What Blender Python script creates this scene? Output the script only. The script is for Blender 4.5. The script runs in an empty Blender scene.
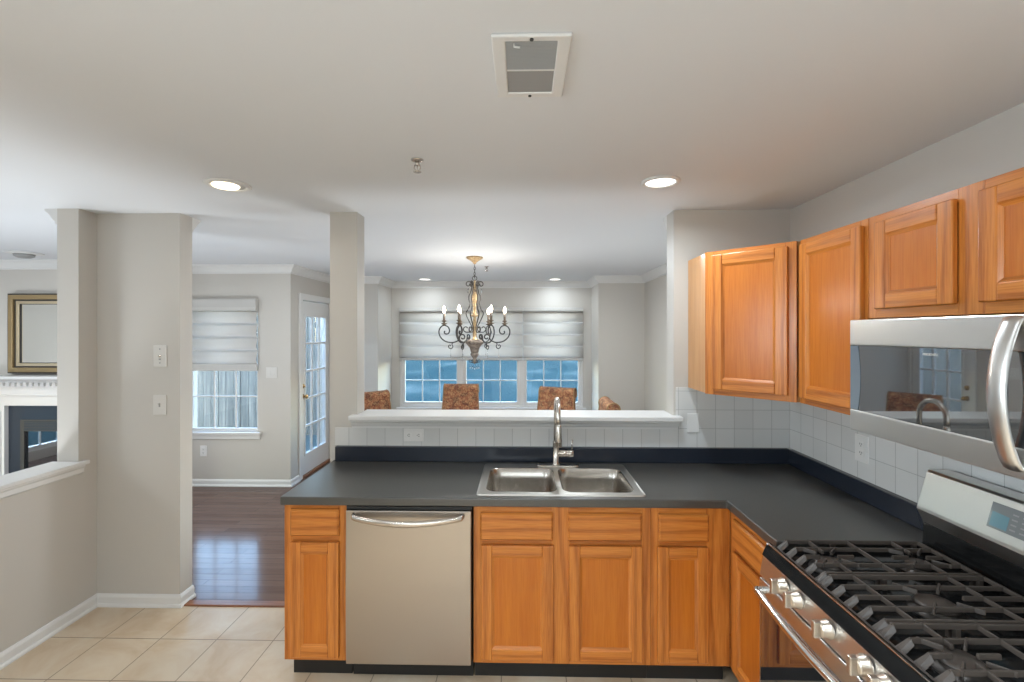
import bpy, bmesh, math, random
from mathutils import Vector, Matrix
PI = math.pi
random.seed(7)
S = bpy.context.scene
COL = S.collection

# ------------------------------------------------------------------ camera, world, lights, exposure
CAMH = 1.70
cd = bpy.data.cameras.new('camera'); cam = bpy.data.objects.new('camera', cd); COL.objects.link(cam)
cam.location = (0, 0, CAMH); cam.rotation_euler = (PI/2, 0, 10/458.0)
cd.sensor_fit = 'HORIZONTAL'; cd.sensor_width = 36.0; cd.lens = 458/1024*36.0
cd.shift_y = -8.7/1024; cd.clip_start = .02; cd.clip_end = 300
S.camera = cam
S.view_settings.view_transform = 'Standard'; S.view_settings.look = 'None'
S.view_settings.gamma = 1.0; S.view_settings.use_curve_mapping = False
S.view_settings.exposure = 0.24
S.cycles.use_denoising = True
S.cycles.max_bounces = 10; S.cycles.diffuse_bounces = 6; S.cycles.glossy_bounces = 5
S.cycles.transparent_max_bounces = 16
S.cycles.sample_clamp_indirect = 6.0
S.cycles.caustics_reflective = False; S.cycles.caustics_refractive = False

W = bpy.data.worlds.new('sky'); S.world = W; W.use_nodes = True
nt = W.node_tree; bg = nt.nodes['Background']
sky = nt.nodes.new('ShaderNodeTexSky'); sky.sky_type = 'NISHITA'; sky.sun_disc = False
sky.sun_elevation = math.radians(32); sky.sun_rotation = math.radians(200)
sky.air_density = 1.6; sky.dust_density = .6; sky.ozone_density = 3.0
nt.links.new(sky.outputs[0], bg.inputs[0]); bg.inputs[1].default_value = 2.4

def area(name, loc, size, power, color=(1, 1, 1), rot=(0, 0, 0), disk=False, sizey=None, spread=180):
    l = bpy.data.lights.new(name, 'AREA'); l.energy = power; l.color = color
    l.shape = 'DISK' if disk else 'RECTANGLE'; l.size = size
    if not disk: l.size_y = sizey or size
    l.spread = math.radians(spread)
    o = bpy.data.objects.new(name, l); COL.objects.link(o); o.location = loc; o.rotation_euler = rot
    return o
WARM = (1, .95, .88); NEUT = (.80, .91, 1.0)
# unseen fill lights added for the kitchen, living and dining rooms
area('kitchen_overhead_fill', (-.35, -.45, 2.40), 1.3, 32, NEUT, sizey=.7, spread=120)
def glow(name, loc, power, radius, color):
    l = bpy.data.lights.new(name, 'POINT'); l.energy = power; l.color = color; l.shadow_soft_size = radius
    o = bpy.data.objects.new(name, l); COL.objects.link(o); o.location = loc
COOL = (.78, .90, 1.0)
# added kitchen fill from the left and rear; no windows in these walls
area('kitchen_left_fill', (-2.63, -.5, 1.45), 1.3, 60, (.77, .90, 1), rot=(0, -PI/2+.24, 0), sizey=1.9, spread=105)
area('kitchen_back_fill', (-.6, -1.65, 1.3), 1.8, 17, (.77, .90, 1), rot=(PI/2-.3, 0, 0), sizey=1.3, spread=130)
glow('kitchen_point_fill', (.2, -1.0, 1.1), 9, .25, COOL)  # soft fill added behind the camera, no pendant hangs here
glow('living_point_fill', (-5.7, .4, 1.55), 22, .25, COOL)  # added fill for the living room, no floor lamp stands here
glow('living_near_fill', (-3.7, -.6, 1.4), 12, .25, COOL)  # second added living room fill, out of view
area('kitchen_rear_fill', (-1.2, .55, 2.415), .16, 9, NEUT, disk=True, spread=120)  # added downward fill, no fixture above
area('kitchen_rear_right_fill', (.55, .35, 2.415), .16, 9, NEUT, disk=True, spread=120)  # same added fill on the range side
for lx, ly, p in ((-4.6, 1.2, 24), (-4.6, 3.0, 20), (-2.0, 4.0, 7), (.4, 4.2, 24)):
    area('ceiling_fill', (lx, ly, 2.425), .3, p, (.86, .94, 1.0), disk=True)  # overhead fill added to the far rooms, no fixtures modelled
# upward fill added at floor level to brighten the ceilings, no fixtures
for lx, ly, lz, p in ((.9, 3.5, .1, 9), (-.9, 3.5, .1, 12), (-6.2, 2.1, .1, 34), (-3.4, 2.2, .1, 26), (-3.2, 3.0, .1, 11)):
    area('upward_fill', (lx, ly, lz), .4, p, (.86, .94, 1.0), rot=(PI, 0, 0), disk=True)
def portal(loc, rot, sx, sy):
    o = area('portal', loc, sx, 1, rot=rot, sizey=sy); o.data.cycles.is_portal = True
portal((-.45, 6.86, 1.33), (-PI/2, 0, 0), 2.75, 1.55)
portal((-3.3, 5.16, 1.33), (-PI/2, 0, 0), .8, 1.5)
portal((-6.66, 2.6, .67), (0, -PI/2, 0), 1.2, 1.7)
portal((-2.71, 5.64, 1.07), (0, -PI/2, 0), 1.7, .6)

# ------------------------------------------------------------------ materials
def mat(name, color=(.8, .8, .8), rough=.5, metal=0.0, **kw):
    m = bpy.data.materials.new(name); m.use_nodes = True
    b = m.node_tree.nodes['Principled BSDF']
    b.inputs['Base Color'].default_value = (*color, 1)
    b.inputs['Roughness'].default_value = rough; b.inputs['Metallic'].default_value = metal
    for k, v in kw.items():
        k = k.replace('_', ' ')
        if k in b.inputs: b.inputs[k].default_value = v
    return m
def nd(m, t): return m.node_tree.nodes.new(t)
def lk(m, a, b): m.node_tree.links.new(a, b)
def bsdf(m): return m.node_tree.nodes['Principled BSDF']
def coords(m, scale=(1, 1, 1), loc=(0, 0, 0), rot=(0, 0, 0), kind='Object'):
    tc = nd(m, 'ShaderNodeTexCoord'); mp = nd(m, 'ShaderNodeMapping')
    mp.inputs['Scale'].default_value = scale; mp.inputs['Location'].default_value = loc
    mp.inputs['Rotation'].default_value = rot
    lk(m, tc.outputs[kind], mp.inputs[0]); return mp.outputs[0]
def noise(m, vec, scale=5, detail=3, rough=.5, dist=0):
    n = nd(m, 'ShaderNodeTexNoise'); n.inputs['Scale'].default_value = scale
    n.inputs['Detail'].default_value = detail; n.inputs['Roughness'].default_value = rough
    n.inputs['Distortion'].default_value = dist; lk(m, vec, n.inputs['Vector']); return n.outputs['Fac']
def ramp(m, fac, stops):
    r = nd(m, 'ShaderNodeValToRGB'); e = r.color_ramp.elements
    while len(e) < len(stops): e.new(.5)
    for i, (p, c) in enumerate(stops):
        e[i].position = p; e[i].color = (*c, 1)
    lk(m, fac, r.inputs[0]); return r.outputs[0]
def mix(m, fac, a, b, mode='MIX'):
    n = nd(m, 'ShaderNodeMix'); n.data_type = 'RGBA'; n.blend_type = mode
    for v, i in ((fac, 0), (a, 6), (b, 7)):
        if hasattr(v, 'is_output'): lk(m, v, n.inputs[i])
        elif i == 0: n.inputs[0].default_value = v
        else: n.inputs[i].default_value = (*v, 1)
    return n.outputs[2]
def bump(m, h, strength=.2, dist=.002):
    n = nd(m, 'ShaderNodeBump'); n.inputs['Strength'].default_value = strength
    n.inputs['Distance'].default_value = dist; lk(m, h, n.inputs['Height'])
    lk(m, n.outputs[0], bsdf(m).inputs['Normal'])

def paint(name, c, r=.6):
    m = mat(name, c, r); v = coords(m)
    f = noise(m, v, 260, 2); bump(m, f, .06, .001)
    lk(m, mix(m, noise(m, v, 1.3, 2), tuple(x*.985 for x in c), tuple(min(1, x*1.015) for x in c)), bsdf(m).inputs[0])
    return m
M = {}
M['wall'] = paint('warm_grey_wall_paint', (.54, .512, .470), .55)
M['ceil'] = paint('white_ceiling_paint', (.685, .70, .72), .7)
M['trim'] = mat('white_trim_paint', (.70, .695, .68), .38)
M['plate'] = mat('white_plastic', (.63, .61, .575), .4)
M['plate_white'] = mat('bright_white_plastic', (.76, .75, .73), .35)
M['black'] = mat('black_plastic', (.012, .012, .013), .45)
M['dark'] = mat('dark_slot', (.03, .03, .03), .6)
M['toe'] = mat('black_vinyl_toe_kick', (.012, .011, .010), .5)

def oak(name, axis, panel=False, tint=1.0):
    m = mat(name, (.5, .2, .05), .34)
    sc = [9, 9, 9]; sc[axis] = .75
    v = coords(m, tuple(sc))
    f1 = noise(m, v, 3.2 if not panel else 2.2, 5, .6, .55 if not panel else .15)
    sc2 = [70, 70, 70]; sc2[axis] = 2.2
    f2 = noise(m, coords(m, tuple(sc2)), 3.0, 3, .6)
    if panel:
        c1 = ramp(m, f1, [(.30, (.43*tint, .108*tint, .006*tint)), (.70, (.52*tint, .148*tint, .011*tint))])
        if panel == 'side': c1 = ramp(m, f1, [(.3, (.55, .27, .105)), (.7, (.66, .36, .16))])  # paler side panels: window light put into the wood colour
        c = mix(m, .12, c1, ramp(m, f2, [(.35, (.30, .10, .02)), (.6, (.72, .32, .09))]))
    else:
        w = nd(m, 'ShaderNodeTexWave'); w.wave_type = 'BANDS'; w.bands_direction = 'X' if axis != 0 else 'Z'
        w.inputs['Scale'].default_value = 1.15; w.inputs['Distortion'].default_value = 11.0
        w.inputs['Detail'].default_value = 2.5; w.inputs['Detail Scale'].default_value = .9
        sc3 = [5, 5, 5]; sc3[axis] = .5
        lk(m, coords(m, tuple(sc3)), w.inputs['Vector'])
        c1 = ramp(m, f1, [(.28, (.43, .105, .010)), (.72, (.60, .190, .026))])
        c2 = ramp(m, w.outputs['Fac'], [(.0, (.22, .052, .007)), (.30, (.49, .155, .024)), (1, (.57, .21, .038))])
        c = mix(m, .55, c1, c2)
        c = mix(m, .22, c, ramp(m, f2, [(.38, (.26, .08, .015)), (.58, (.72, .31, .085))]))
    lk(m, c, bsdf(m).inputs[0])
    bsdf(m).inputs['Coat Weight'].default_value = .3; bsdf(m).inputs['Specular IOR Level'].default_value = .25; bsdf(m).inputs['Coat Roughness'].default_value = .2
    bump(m, f2, .08, .001)
    return m
M['oakz'] = oak('oak_grain_upright', 2); M['oakx'] = oak('oak_grain_level', 0); M['oakp'] = oak('oak_veneer_panel', 2, True)
M['oakside_lit'] = oak('oak_veneer_side_lit', 2, 'side')

def steel(name, c=(.50, .46, .42), r=.3, axis=2):
    m = mat(name, c, r, 1.0); sc = [900, 900, 900]; sc[axis] = 4
    f = noise(m, coords(m, tuple(sc)), 1, 2)
    mr = nd(m, 'ShaderNodeMapRange'); mr.inputs[3].default_value = r-.05; mr.inputs[4].default_value = r+.07
    lk(m, f, mr.inputs[0]); lk(m, mr.outputs[0], bsdf(m).inputs['Roughness'])
    return m
M['steelz'] = steel('brushed_steel_upright', (.43, .38, .33), axis=2); M['steelx'] = steel('brushed_steel_level', axis=0)
M['steely'] = steel('brushed_steel_level_deep', (.66, .65, .63), .3, axis=1)
M['sink'] = steel('satin_sink_steel', (.47, .435, .39), .24, 2)
M['chrome'] = mat('polished_steel', (.72, .71, .69), .12, 1.0)
M['nickel'] = mat('brushed_nickel', (.62, .575, .52), .24, 1.0)
M['knobsteel'] = mat('satin_knob_steel', (.60, .53, .45), .34, 1.0)
M['brass'] = mat('brass', (.60, .40, .17), .25, 1.0)

m = mat('charcoal_laminate', (.035, .035, .034), .30); M['counter'] = m
v = coords(m); f = noise(m, v, 320, 2)
lk(m, ramp(m, f, [(.35, (.043, .041, .037)), (.7, (.062, .059, .054))]), bsdf(m).inputs[0])
bsdf(m).inputs['Specular IOR Level'].default_value = .85
bump(m, f, .08, .0005)

M['lip'] = mat('navy_black_lip', (.015, .020, .031), .26)  # lip coloured darker and bluer than the counter top
m = mat('beige_floor_tile', (.6, .48, .34), .35); M['tilefloor'] = m
br = nd(m, 'ShaderNodeTexBrick'); br.offset = 0; br.squash = 1
br.inputs['Scale'].default_value = 1; br.inputs['Brick Width'].default_value = .3175; br.inputs['Row Height'].default_value = .3045
br.inputs['Mortar Size'].default_value = .0028; br.inputs['Mortar Smooth'].default_value = .2; br.inputs['Bias'].default_value = 0
lk(m, coords(m, loc=(2.006+.3175*20, -2.4965+.3045*40, 0)), br.inputs['Vector'])
br.inputs['Color1'].default_value = (.56, .435, .305, 1); br.inputs['Color2'].default_value = (.62, .50, .36, 1)
br.inputs['Mortar'].default_value = (.27, .20, .14, 1)
n1 = noise(m, coords(m), 3.5, 4, .6, .8)
c = mix(m, .55, br.outputs['Color'], ramp(m, n1, [(.34, (.46, .315, .185)), (.5, (.57, .45, .32)), (.66, (.64, .565, .45))]))
c = mix(m, br.outputs['Fac'], c, (.25, .185, .13)); lk(m, c, bsdf(m).inputs[0])
inv = nd(m, 'ShaderNodeMath'); inv.operation = 'SUBTRACT'; inv.inputs[0].default_value = 1; lk(m, br.outputs['Fac'], inv.inputs[1])
bump(m, inv.outputs[0], .5, .002)

m = mat('dark_hardwood', (.1, .06, .05), .16, 0, Coat_Weight=.05, Coat_Roughness=.05, Specular_IOR_Level=.13); M['hardwood'] = m
br = nd(m, 'ShaderNodeTexBrick'); br.offset = .37; br.offset_frequency = 2
br.inputs['Scale'].default_value = 1; br.inputs['Brick Width'].default_value = 1.05; br.inputs['Row Height'].default_value = .075
br.inputs['Mortar Size'].default_value = .0022; br.inputs['Mortar Smooth'].default_value = .3
lk(m, coords(m, loc=(20, 20, 0)), br.inputs['Vector'])
br.inputs['Color1'].default_value = (.105, .060, .046, 1); br.inputs['Color2'].default_value = (.175, .112, .09, 1)
br.inputs['Mortar'].default_value = (.03, .018, .014, 1)
g = noise(m, coords(m, (1.2, 26, 1)), 3, 4, .6, .3)
c = mix(m, .35, br.outputs['Color'], ramp(m, g, [(.3, (.07, .038, .03)), (.7, (.20, .125, .10))]))
lk(m, c, bsdf(m).inputs[0])
inv = nd(m, 'ShaderNodeMath'); inv.operation = 'SUBTRACT'; inv.inputs[0].default_value = 1; lk(m, br.outputs['Fac'], inv.inputs[1])
bump(m, inv.outputs[0], .35, .0015)
m = mat('red_brown_threshold_wood', (.22, .085, .04), .3); M['threshold'] = m
lk(m, ramp(m, noise(m, coords(m, (2, 60, 60)), 3, 3), [(.3, (.15, .055, .028)), (.7, (.29, .12, .055))]), bsdf(m).inputs[0])

def walltile(name, uaxis, shift_u):
    m = mat(name, (.66, .66, .64), .18); w_ = .1115
    br = nd(m, 'ShaderNodeTexBrick'); br.offset = 0
    br.inputs['Scale'].default_value = 1; br.inputs['Brick Width'].default_value = w_; br.inputs['Row Height'].default_value = .1135
    br.inputs['Mortar Size'].default_value = .0016; br.inputs['Mortar Smooth'].default_value = .3
    tc = nd(m, 'ShaderNodeTexCoord'); sp = nd(m, 'ShaderNodeSeparateXYZ'); cb = nd(m, 'ShaderNodeCombineXYZ')
    lk(m, tc.outputs['Object'], sp.inputs[0])
    for src, dst, sh in ((sp.outputs[uaxis], 0, shift_u+w_*40), (sp.outputs[2], 1, -1.0045+.1135*20)):
        a = nd(m, 'ShaderNodeMath'); a.operation = 'ADD'; a.inputs[1].default_value = sh
        lk(m, src, a.inputs[0]); lk(m, a.outputs[0], cb.inputs[dst])
    lk(m, cb.outputs[0], br.inputs['Vector'])
    br.inputs['Color1'].default_value = (.64, .64, .625, 1); br.inputs['Color2'].default_value = (.70, .70, .685, 1)
    br.inputs['Mortar'].default_value = (.42, .42, .41, 1)
    lk(m, br.outputs['Color'], bsdf(m).inputs[0])
    inv = nd(m, 'ShaderNodeMath'); inv.operation = 'SUBTRACT'; inv.inputs[0].default_value = 1; lk(m, br.outputs['Fac'], inv.inputs[1])
    bump(m, inv.outputs[0], .5, .0015)
    return m
M['tile_n'] = walltile('pale_wall_tile', 0, -1.056); M['tile_e'] = walltile('pale_wall_tile_side', 1, -2.79)

def glass(name, tint=(1, 1, 1), ior=1.45):
    m = bpy.data.materials.new(name); m.use_nodes = True; t = m.node_tree; t.nodes.clear()
    o = t.nodes.new('ShaderNodeOutputMaterial'); mx = t.nodes.new('ShaderNodeMixShader')
    tr = t.nodes.new('ShaderNodeBsdfTransparent'); gl = t.nodes.new('ShaderNodeBsdfGlossy'); lw = t.nodes.new('ShaderNodeLayerWeight'); pw = t.nodes.new('ShaderNodeMath'); pw.operation = 'POWER'; pw.inputs[1].default_value = 5; fr = t.nodes.new('ShaderNodeMapRange'); fr.inputs[3].default_value = .04; fr.inputs[4].default_value = 1; lw.inputs[0].default_value = .5; t.links.new(lw.outputs['Facing'], pw.inputs[0]); t.links.new(pw.outputs[0], fr.inputs[0])
    tr.inputs[0].default_value = (*tint, 1); gl.inputs['Roughness'].default_value = .0
    t.links.new(fr.outputs[0], mx.inputs[0]); t.links.new(tr.outputs[0], mx.inputs[1]); t.links.new(gl.outputs[0], mx.inputs[2])
    t.links.new(mx.outputs[0], o.inputs[0]); return m
M['glass'] = glass('window_glass', (.96, .98, 1.0))
M['crystal'] = mat('clear_crystal', (1, 1, 1), .02, 0, Transmission_Weight=1.0)
M['blackglass'] = mat('black_glass', (.012, .014, .017), .03, 0, Specular_IOR_Level=1.0, Coat_Weight=1.0, Coat_IOR=2.6, Coat_Roughness=.02)
M['mirror'] = mat('mirror_glass', (.86, .88, .87), .02, 1.0)

def shade_mat():
    m = bpy.data.materials.new('sheer_shade_fabric'); m.use_nodes = True; t = m.node_tree
    p = t.nodes['Principled BSDF']; p.inputs['Roughness'].default_value = .8
    o = t.nodes['Material Output']; mx = t.nodes.new('ShaderNodeMixShader'); tl = t.nodes.new('ShaderNodeBsdfTranslucent')
    f = noise(m, coords(m, (300, 300, 40)), 2, 2)
    c = ramp(m, f, [(.3, (.69, .655, .615)), (.7, (.75, .71, .67))]); lk(m, c, p.inputs[0]); lk(m, c, tl.inputs[0])
    mx.inputs[0].default_value = .38
    t.links.new(p.outputs[0], mx.inputs[1]); t.links.new(tl.outputs[0], mx.inputs[2]); t.links.new(mx.outputs[0], o.inputs[0])
    return m
M['shade'] = shade_mat(); M['rail'] = mat('pale_shade_rail', (.50, .485, .46), .5)

m = mat('paisley_chair_fabric', (.3, .1, .03), .85); M['fabric'] = m
v = coords(m); vo = nd(m, 'ShaderNodeTexVoronoi'); vo.inputs['Scale'].default_value = 17
wv = nd(m, 'ShaderNodeVectorMath'); wv.operation = 'ADD'; nz = nd(m, 'ShaderNodeTexNoise'); nz.inputs['Scale'].default_value = 11
ms = nd(m, 'ShaderNodeVectorMath'); ms.operation = 'SCALE'; ms.inputs['Scale'].default_value = .14
lk(m, v, nz.inputs['Vector']); lk(m, nz.outputs['Color'], ms.inputs[0]); lk(m, v, wv.inputs[0]); lk(m, ms.outputs[0], wv.inputs[1]); lk(m, wv.outputs[0], vo.inputs['Vector'])
c1 = ramp(m, vo.outputs['Distance'], [(.06, (.48, .28, .12)), (.24, (.21, .055, .026)), (.46, (.31, .115, .05)), (.7, (.08, .028, .016))])
c2 = ramp(m, noise(m, v, 30, 3, .6, 1.5), [(.43, (.15, .035, .018)), (.62, (.55, .35, .17))])
lk(m, mix(m, .45, c1, c2), bsdf(m).inputs[0])
M['piping'] = mat('tan_piping', (.26, .16, .07), .7)
M['chairleg'] = mat('dark_walnut', (.05, .025, .012), .35)
M['iron'] = mat('bronzed_iron', (.062, .055, .050), .42, .75)
m = mat('aged_gold', (.42, .27, .12), .42, .55); M['agold'] = m
lk(m, ramp(m, noise(m, coords(m), 60, 3), [(.3, (.30, .19, .09)), (.7, (.60, .44, .25))]), bsdf(m).inputs[0])
m = mat('weathered_bowl', (.2, .15, .11), .55, .3); M['bowl'] = m
lk(m, ramp(m, noise(m, coords(m), 40, 3), [(.3, (.10, .075, .06)), (.7, (.30, .24, .19))]), bsdf(m).inputs[0])
M['cup'] = mat('dark_bronze_cup', (.16, .115, .075), .45, .5)
M['frame_gold'] = mat('antique_gold_frame', (.42, .31, .165), .38, .8)
M['frame_dark'] = mat('dark_frame_edge', (.05, .045, .04), .5)
M['frame_pale'] = mat('champagne_frame', (.62, .52, .36), .35, .7)
M['castiron'] = mat('black_cast_iron', (.058, .046, .038), .38, 0, Specular_IOR_Level=.4)
M['enamel'] = mat('black_enamel', (.008, .008, .008), .12, 0, Specular_IOR_Level=.35)
M['slate'] = mat('blue_black_slate', (.035, .045, .06), .12)
M['grille'] = mat('grey_vent_grille', (.30, .30, .295), .55)
M['panel_dark'] = mat('display_glass', (.20, .21, .215), .08)
def emis(name, c, s):
    m = mat(name, (0, 0, 0), .5); b = bsdf(m); b.inputs['Emission Color'].default_value = (*c, 1); b.inputs['Emission Strength'].default_value = s
    return m
M['lens'] = emis('lit_lens', (1, .97, .92), 3.0); M['lens_warm'] = emis('lit_warm_lens', (1, .84, .60), 2.6)
M['bulb'] = emis('lit_bulb', (1, .86, .66), 14.0)
M['teal_glare'] = mat('teal_display_reflection', (.12, .25, .30), .1)  # teal reflection on the range display, put into the colour
m = mat('snowy_ground', (.6, .65, .7), .8); M['ground'] = m; bsdf(m).inputs['Specular IOR Level'].default_value = 0
lk(m, ramp(m, noise(m, coords(m, (1, .35, 1), rot=(0, 0, .5)), .5, 3, .5), [(.30, (.013, .030, .034)), (.55, (.022, .042, .044)), (.72, (.062, .082, .08))]), bsdf(m).inputs[0])
m = mat('weathered_grey_boards', (.4, .5, .55), .8); M['fence'] = m
fz = noise(m, coords(m, (14, 14, .55)), 2.6, 5, .65, .3)
lk(m, ramp(m, fz, [(.30, (.030, .037, .037)), (.52, (.064, .072, .068)), (.70, (.155, .155, .14))]), bsdf(m).inputs[0])

# ------------------------------------------------------------------ mesh helpers
ORG = {}
class MB:
    def __init__(s): s.bm = bmesh.new(); s.mi = 0; s.mats = []
    def use(s, m):
        if m not in s.mats: s.mats.append(m)
        s.mi = s.mats.index(m); return s
    def _f(s, vs, smooth=False):
        try: f = s.bm.faces.new(vs)
        except ValueError: return
        f.material_index = s.mi; f.smooth = smooth; return f
    def box(s, x0, x1, y0, y1, z0, z1):
        v = [s.bm.verts.new((x, y, z)) for x in (x0, x1) for y in (y0, y1) for z in (z0, z1)]
        for q in ((0, 1, 3, 2), (4, 6, 7, 5), (0, 4, 5, 1), (2, 3, 7, 6), (0, 2, 6, 4), (1, 5, 7, 3)): s._f([v[i] for i in q])
        return s
    def hexa(s, pts):   # 8 points: bottom 4 (ccw) then top 4
        v = [s.bm.verts.new(p) for p in pts]
        for q in ((3, 2, 1, 0), (4, 5, 6, 7), (0, 1, 5, 4), (1, 2, 6, 5), (2, 3, 7, 6), (3, 0, 4, 7)): s._f([v[i] for i in q])
        return s
    def prism(s, poly, axis, a0, a1):   # poly 2-D in the other two axes (in xyz order)
        def P(p, a): q = list(p); q.insert(axis, a); return q
        A = [s.bm.verts.new(P(p, a0)) for p in poly]; B = [s.bm.verts.new(P(p, a1)) for p in poly]
        s._f(A); s._f(B[::-1]); n = len(poly)
        for i in range(n): s._f([A[i], B[i], B[(i+1) % n], A[(i+1) % n]])
        return s
    def lathe(s, prof, c, seg=24, axis=2, smooth=True, cap=True):   # prof: (r, h)
        rings = []
        for r, h in prof:
            ring = []
            for k in range(seg):
                a = 2*PI*k/seg; p = [r*math.cos(a), r*math.sin(a)]; p.insert(axis, h)
                if axis == 1: p = [r*math.cos(a), h, r*math.sin(a)]
                if axis == 0: p = [h, r*math.cos(a), r*math.sin(a)]
                ring.append(s.bm.verts.new((c[0]+p[0], c[1]+p[1], c[2]+p[2])))
            rings.append(ring)
        for A, B in zip(rings, rings[1:]):
            for k in range(seg): s._f([A[k], A[(k+1) % seg], B[(k+1) % seg], B[k]], smooth)
        if cap: s._f(rings[0][::-1]); s._f(rings[-1])
        return s
    def tube(s, pts, r, seg=8, closed=False, smooth=True, flat=None):   # r number or list; flat=(scale_n, scale_b)
        pts = [Vector(p) for p in pts]; n = len(pts)
        R = r if isinstance(r, (list, tuple)) else [r]*n
        T = []
        for i in range(n):
            a = pts[(i-1) % n] if closed or i > 0 else pts[i]; b = pts[(i+1) % n] if closed or i < n-1 else pts[i]
            t = b-a; T.append(t.normalized() if t.length > 1e-9 else Vector((0, 0, 1)))
        up = Vector((0, 0, 1)) if abs(T[0].z) < .9 else Vector((1, 0, 0))
        N = (up - T[0]*up.dot(T[0])).normalized(); rings = []
        for i in range(n):
            if i: N = (N - T[i]*N.dot(T[i])); N = N.normalized() if N.length > 1e-6 else T[i].orthogonal().normalized()
            B = T[i].cross(N); fn, fb = flat or (1, 1)
            rings.append([s.bm.verts.new(pts[i] + N*(R[i]*fn*math.cos(2*PI*k/seg)) + B*(R[i]*fb*math.sin(2*PI*k/seg))) for k in range(seg)])
        pairs = list(zip(rings, rings[1:])) + ([(rings[-1], rings[0])] if closed else [])
        for A, B in pairs:
            for k in range(seg): s._f([A[k], A[(k+1) % seg], B[(k+1) % seg], B[k]], smooth)
        if not closed: s._f(rings[0][::-1]); s._f(rings[-1])
        return s
    def sphere(s, c, r, seg=12, rings=8, sz=1.0):
        return s.lathe([(max(1e-4, r*math.sin(PI*i/rings)), -r*sz*math.cos(PI*i/rings)) for i in range(rings+1)], c, seg)
    def cells(s, us, vs, mask, w0, w1, axis):   # grid of cells, extruded between w0..w1 along axis
        def P(u, v, w): q = [u, v]; q.insert(axis, w); return tuple(q)
        D = {}
        def V(i, j, k):
            if (i, j, k) not in D: D[(i, j, k)] = s.bm.verts.new(P(us[i], vs[j], (w0, w1)[k]))
            return D[(i, j, k)]
        nu, nv = len(us)-1, len(vs)-1
        on = lambda i, j: 0 <= i < nu and 0 <= j < nv and mask(i, j)
        for i in range(nu):
            for j in range(nv):
                if not on(i, j): continue
                for k in (0, 1): s._f([V(i, j, k), V(i+1, j, k), V(i+1, j+1, k), V(i, j+1, k)])
                if not on(i-1, j): s._f([V(i, j, 0), V(i, j+1, 0), V(i, j+1, 1), V(i, j, 1)])
                if not on(i+1, j): s._f([V(i+1, j, 0), V(i+1, j+1, 0), V(i+1, j+1, 1), V(i+1, j, 1)])
                if not on(i, j-1): s._f([V(i, j, 0), V(i+1, j, 0), V(i+1, j, 1), V(i, j, 1)])
                if not on(i, j+1): s._f([V(i, j+1, 0), V(i+1, j+1, 0), V(i+1, j+1, 1), V(i, j+1, 1)])
        return s
    def sweep(s, path, prof, closed=False):   # plan path, room on its left; prof (offset, z) polygon
        P = [Vector((p[0], p[1])) for p in path]; n = len(P); rings = []
        for i in range(n):
            ns = []
            if i > 0: t = (P[i]-P[i-1]).normalized(); ns.append(Vector((-t.y, t.x)))
            if i < n-1: t = (P[i+1]-P[i]).normalized(); ns.append(Vector((-t.y, t.x)))
            m_ = ns[0] if len(ns) == 1 else (ns[0]+ns[1])/(1+ns[0].dot(ns[1]))
            rings.append([s.bm.verts.new((P[i].x+m_.x*d, P[i].y+m_.y*d, z)) for d, z in prof])
        k = len(prof)
        for A, B in zip(rings, rings[1:]):
            for j in range(k): s._f([A[j], A[(j+1) % k], B[(j+1) % k], B[j]])
        s._f(rings[0]); s._f(rings[-1][::-1]); return s
    def build(s, name, m=None, parent=None, bevel=0, seg=2, sub=0, smooth=False):
        if m is not None and not s.mats: s.mats = [m]
        bmesh.ops.recalc_face_normals(s.bm, faces=s.bm.faces)
        org = ORG.get(parent.name, Vector()) if parent else Vector()
        if org.length: bmesh.ops.translate(s.bm, verts=s.bm.verts, vec=-org)
        me = bpy.data.meshes.new(name); s.bm.to_mesh(me); s.bm.free()
        for x in s.mats: me.materials.append(x)
        if smooth:
            for p in me.polygons: p.use_smooth = True
        o = bpy.data.objects.new(name, me); COL.objects.link(o)
        if parent: o.parent = parent; ORG[o.name] = org
        if bevel:
            b = o.modifiers.new('bevel', 'BEVEL'); b.width = bevel; b.segments = seg; b.limit_method = 'ANGLE'; b.angle_limit = math.radians(40)
        if sub:
            b = o.modifiers.new('sub', 'SUBSURF'); b.levels = sub; b.render_levels = sub
        return o
def tag(o, label=None, cat=None, group=None, kind=None):
    if label: o['label'] = label
    if cat: o['category'] = cat
    if group: o['group'] = group
    if kind: o['kind'] = kind
    return o
def thing(name, label, cat, loc=(0, 0, 0), rz=0, group=None, local=False):
    o = bpy.data.objects.new(name, None); COL.objects.link(o); o.empty_display_size = .1
    o.location = loc; o.rotation_euler = (0, 0, rz)
    ORG[o.name] = Vector() if local else Vector(loc)
    return tag(o, label, cat, group)
def struct(o, label=None, cat=None): return tag(o, label, cat, kind='structure')
def copy_tree(o, parent=None):
    c = o.copy(); COL.objects.link(c)
    if parent: c.parent = parent
    ORG[c.name] = ORG.get(o.name, Vector())
    for ch in list(o.children): copy_tree(ch, c)
    return c
def boxo(name, m, parent, x0, x1, y0, y1, z0, z1, bevel=0): return MB().box(x0, x1, y0, y1, z0, z1).build(name, m, parent, bevel)
def arc(c, r, a0, a1, n, f):   # points of an arc through mapping f(u, v)
    return [f(c[0]+r*math.cos(a0+(a1-a0)*i/n), c[1]+r*math.sin(a0+(a1-a0)*i/n)) for i in range(n+1)]
def spline(pts, n=8):   # Catmull-Rom
    P = [Vector(p) for p in pts]; P = [P[0]*2-P[1]]+P+[P[-1]*2-P[-2]]; out = []
    for i in range(1, len(P)-2):
        for k in range(n):
            t = k/n; a, b, c, d = P[i-1], P[i], P[i+1], P[i+2]
            out.append(.5*((2*b)+(c-a)*t+(2*a-5*b+4*c-d)*t*t+(3*b-a-3*c+d)*t**3))
    out.append(P[-2]); return out

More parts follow.
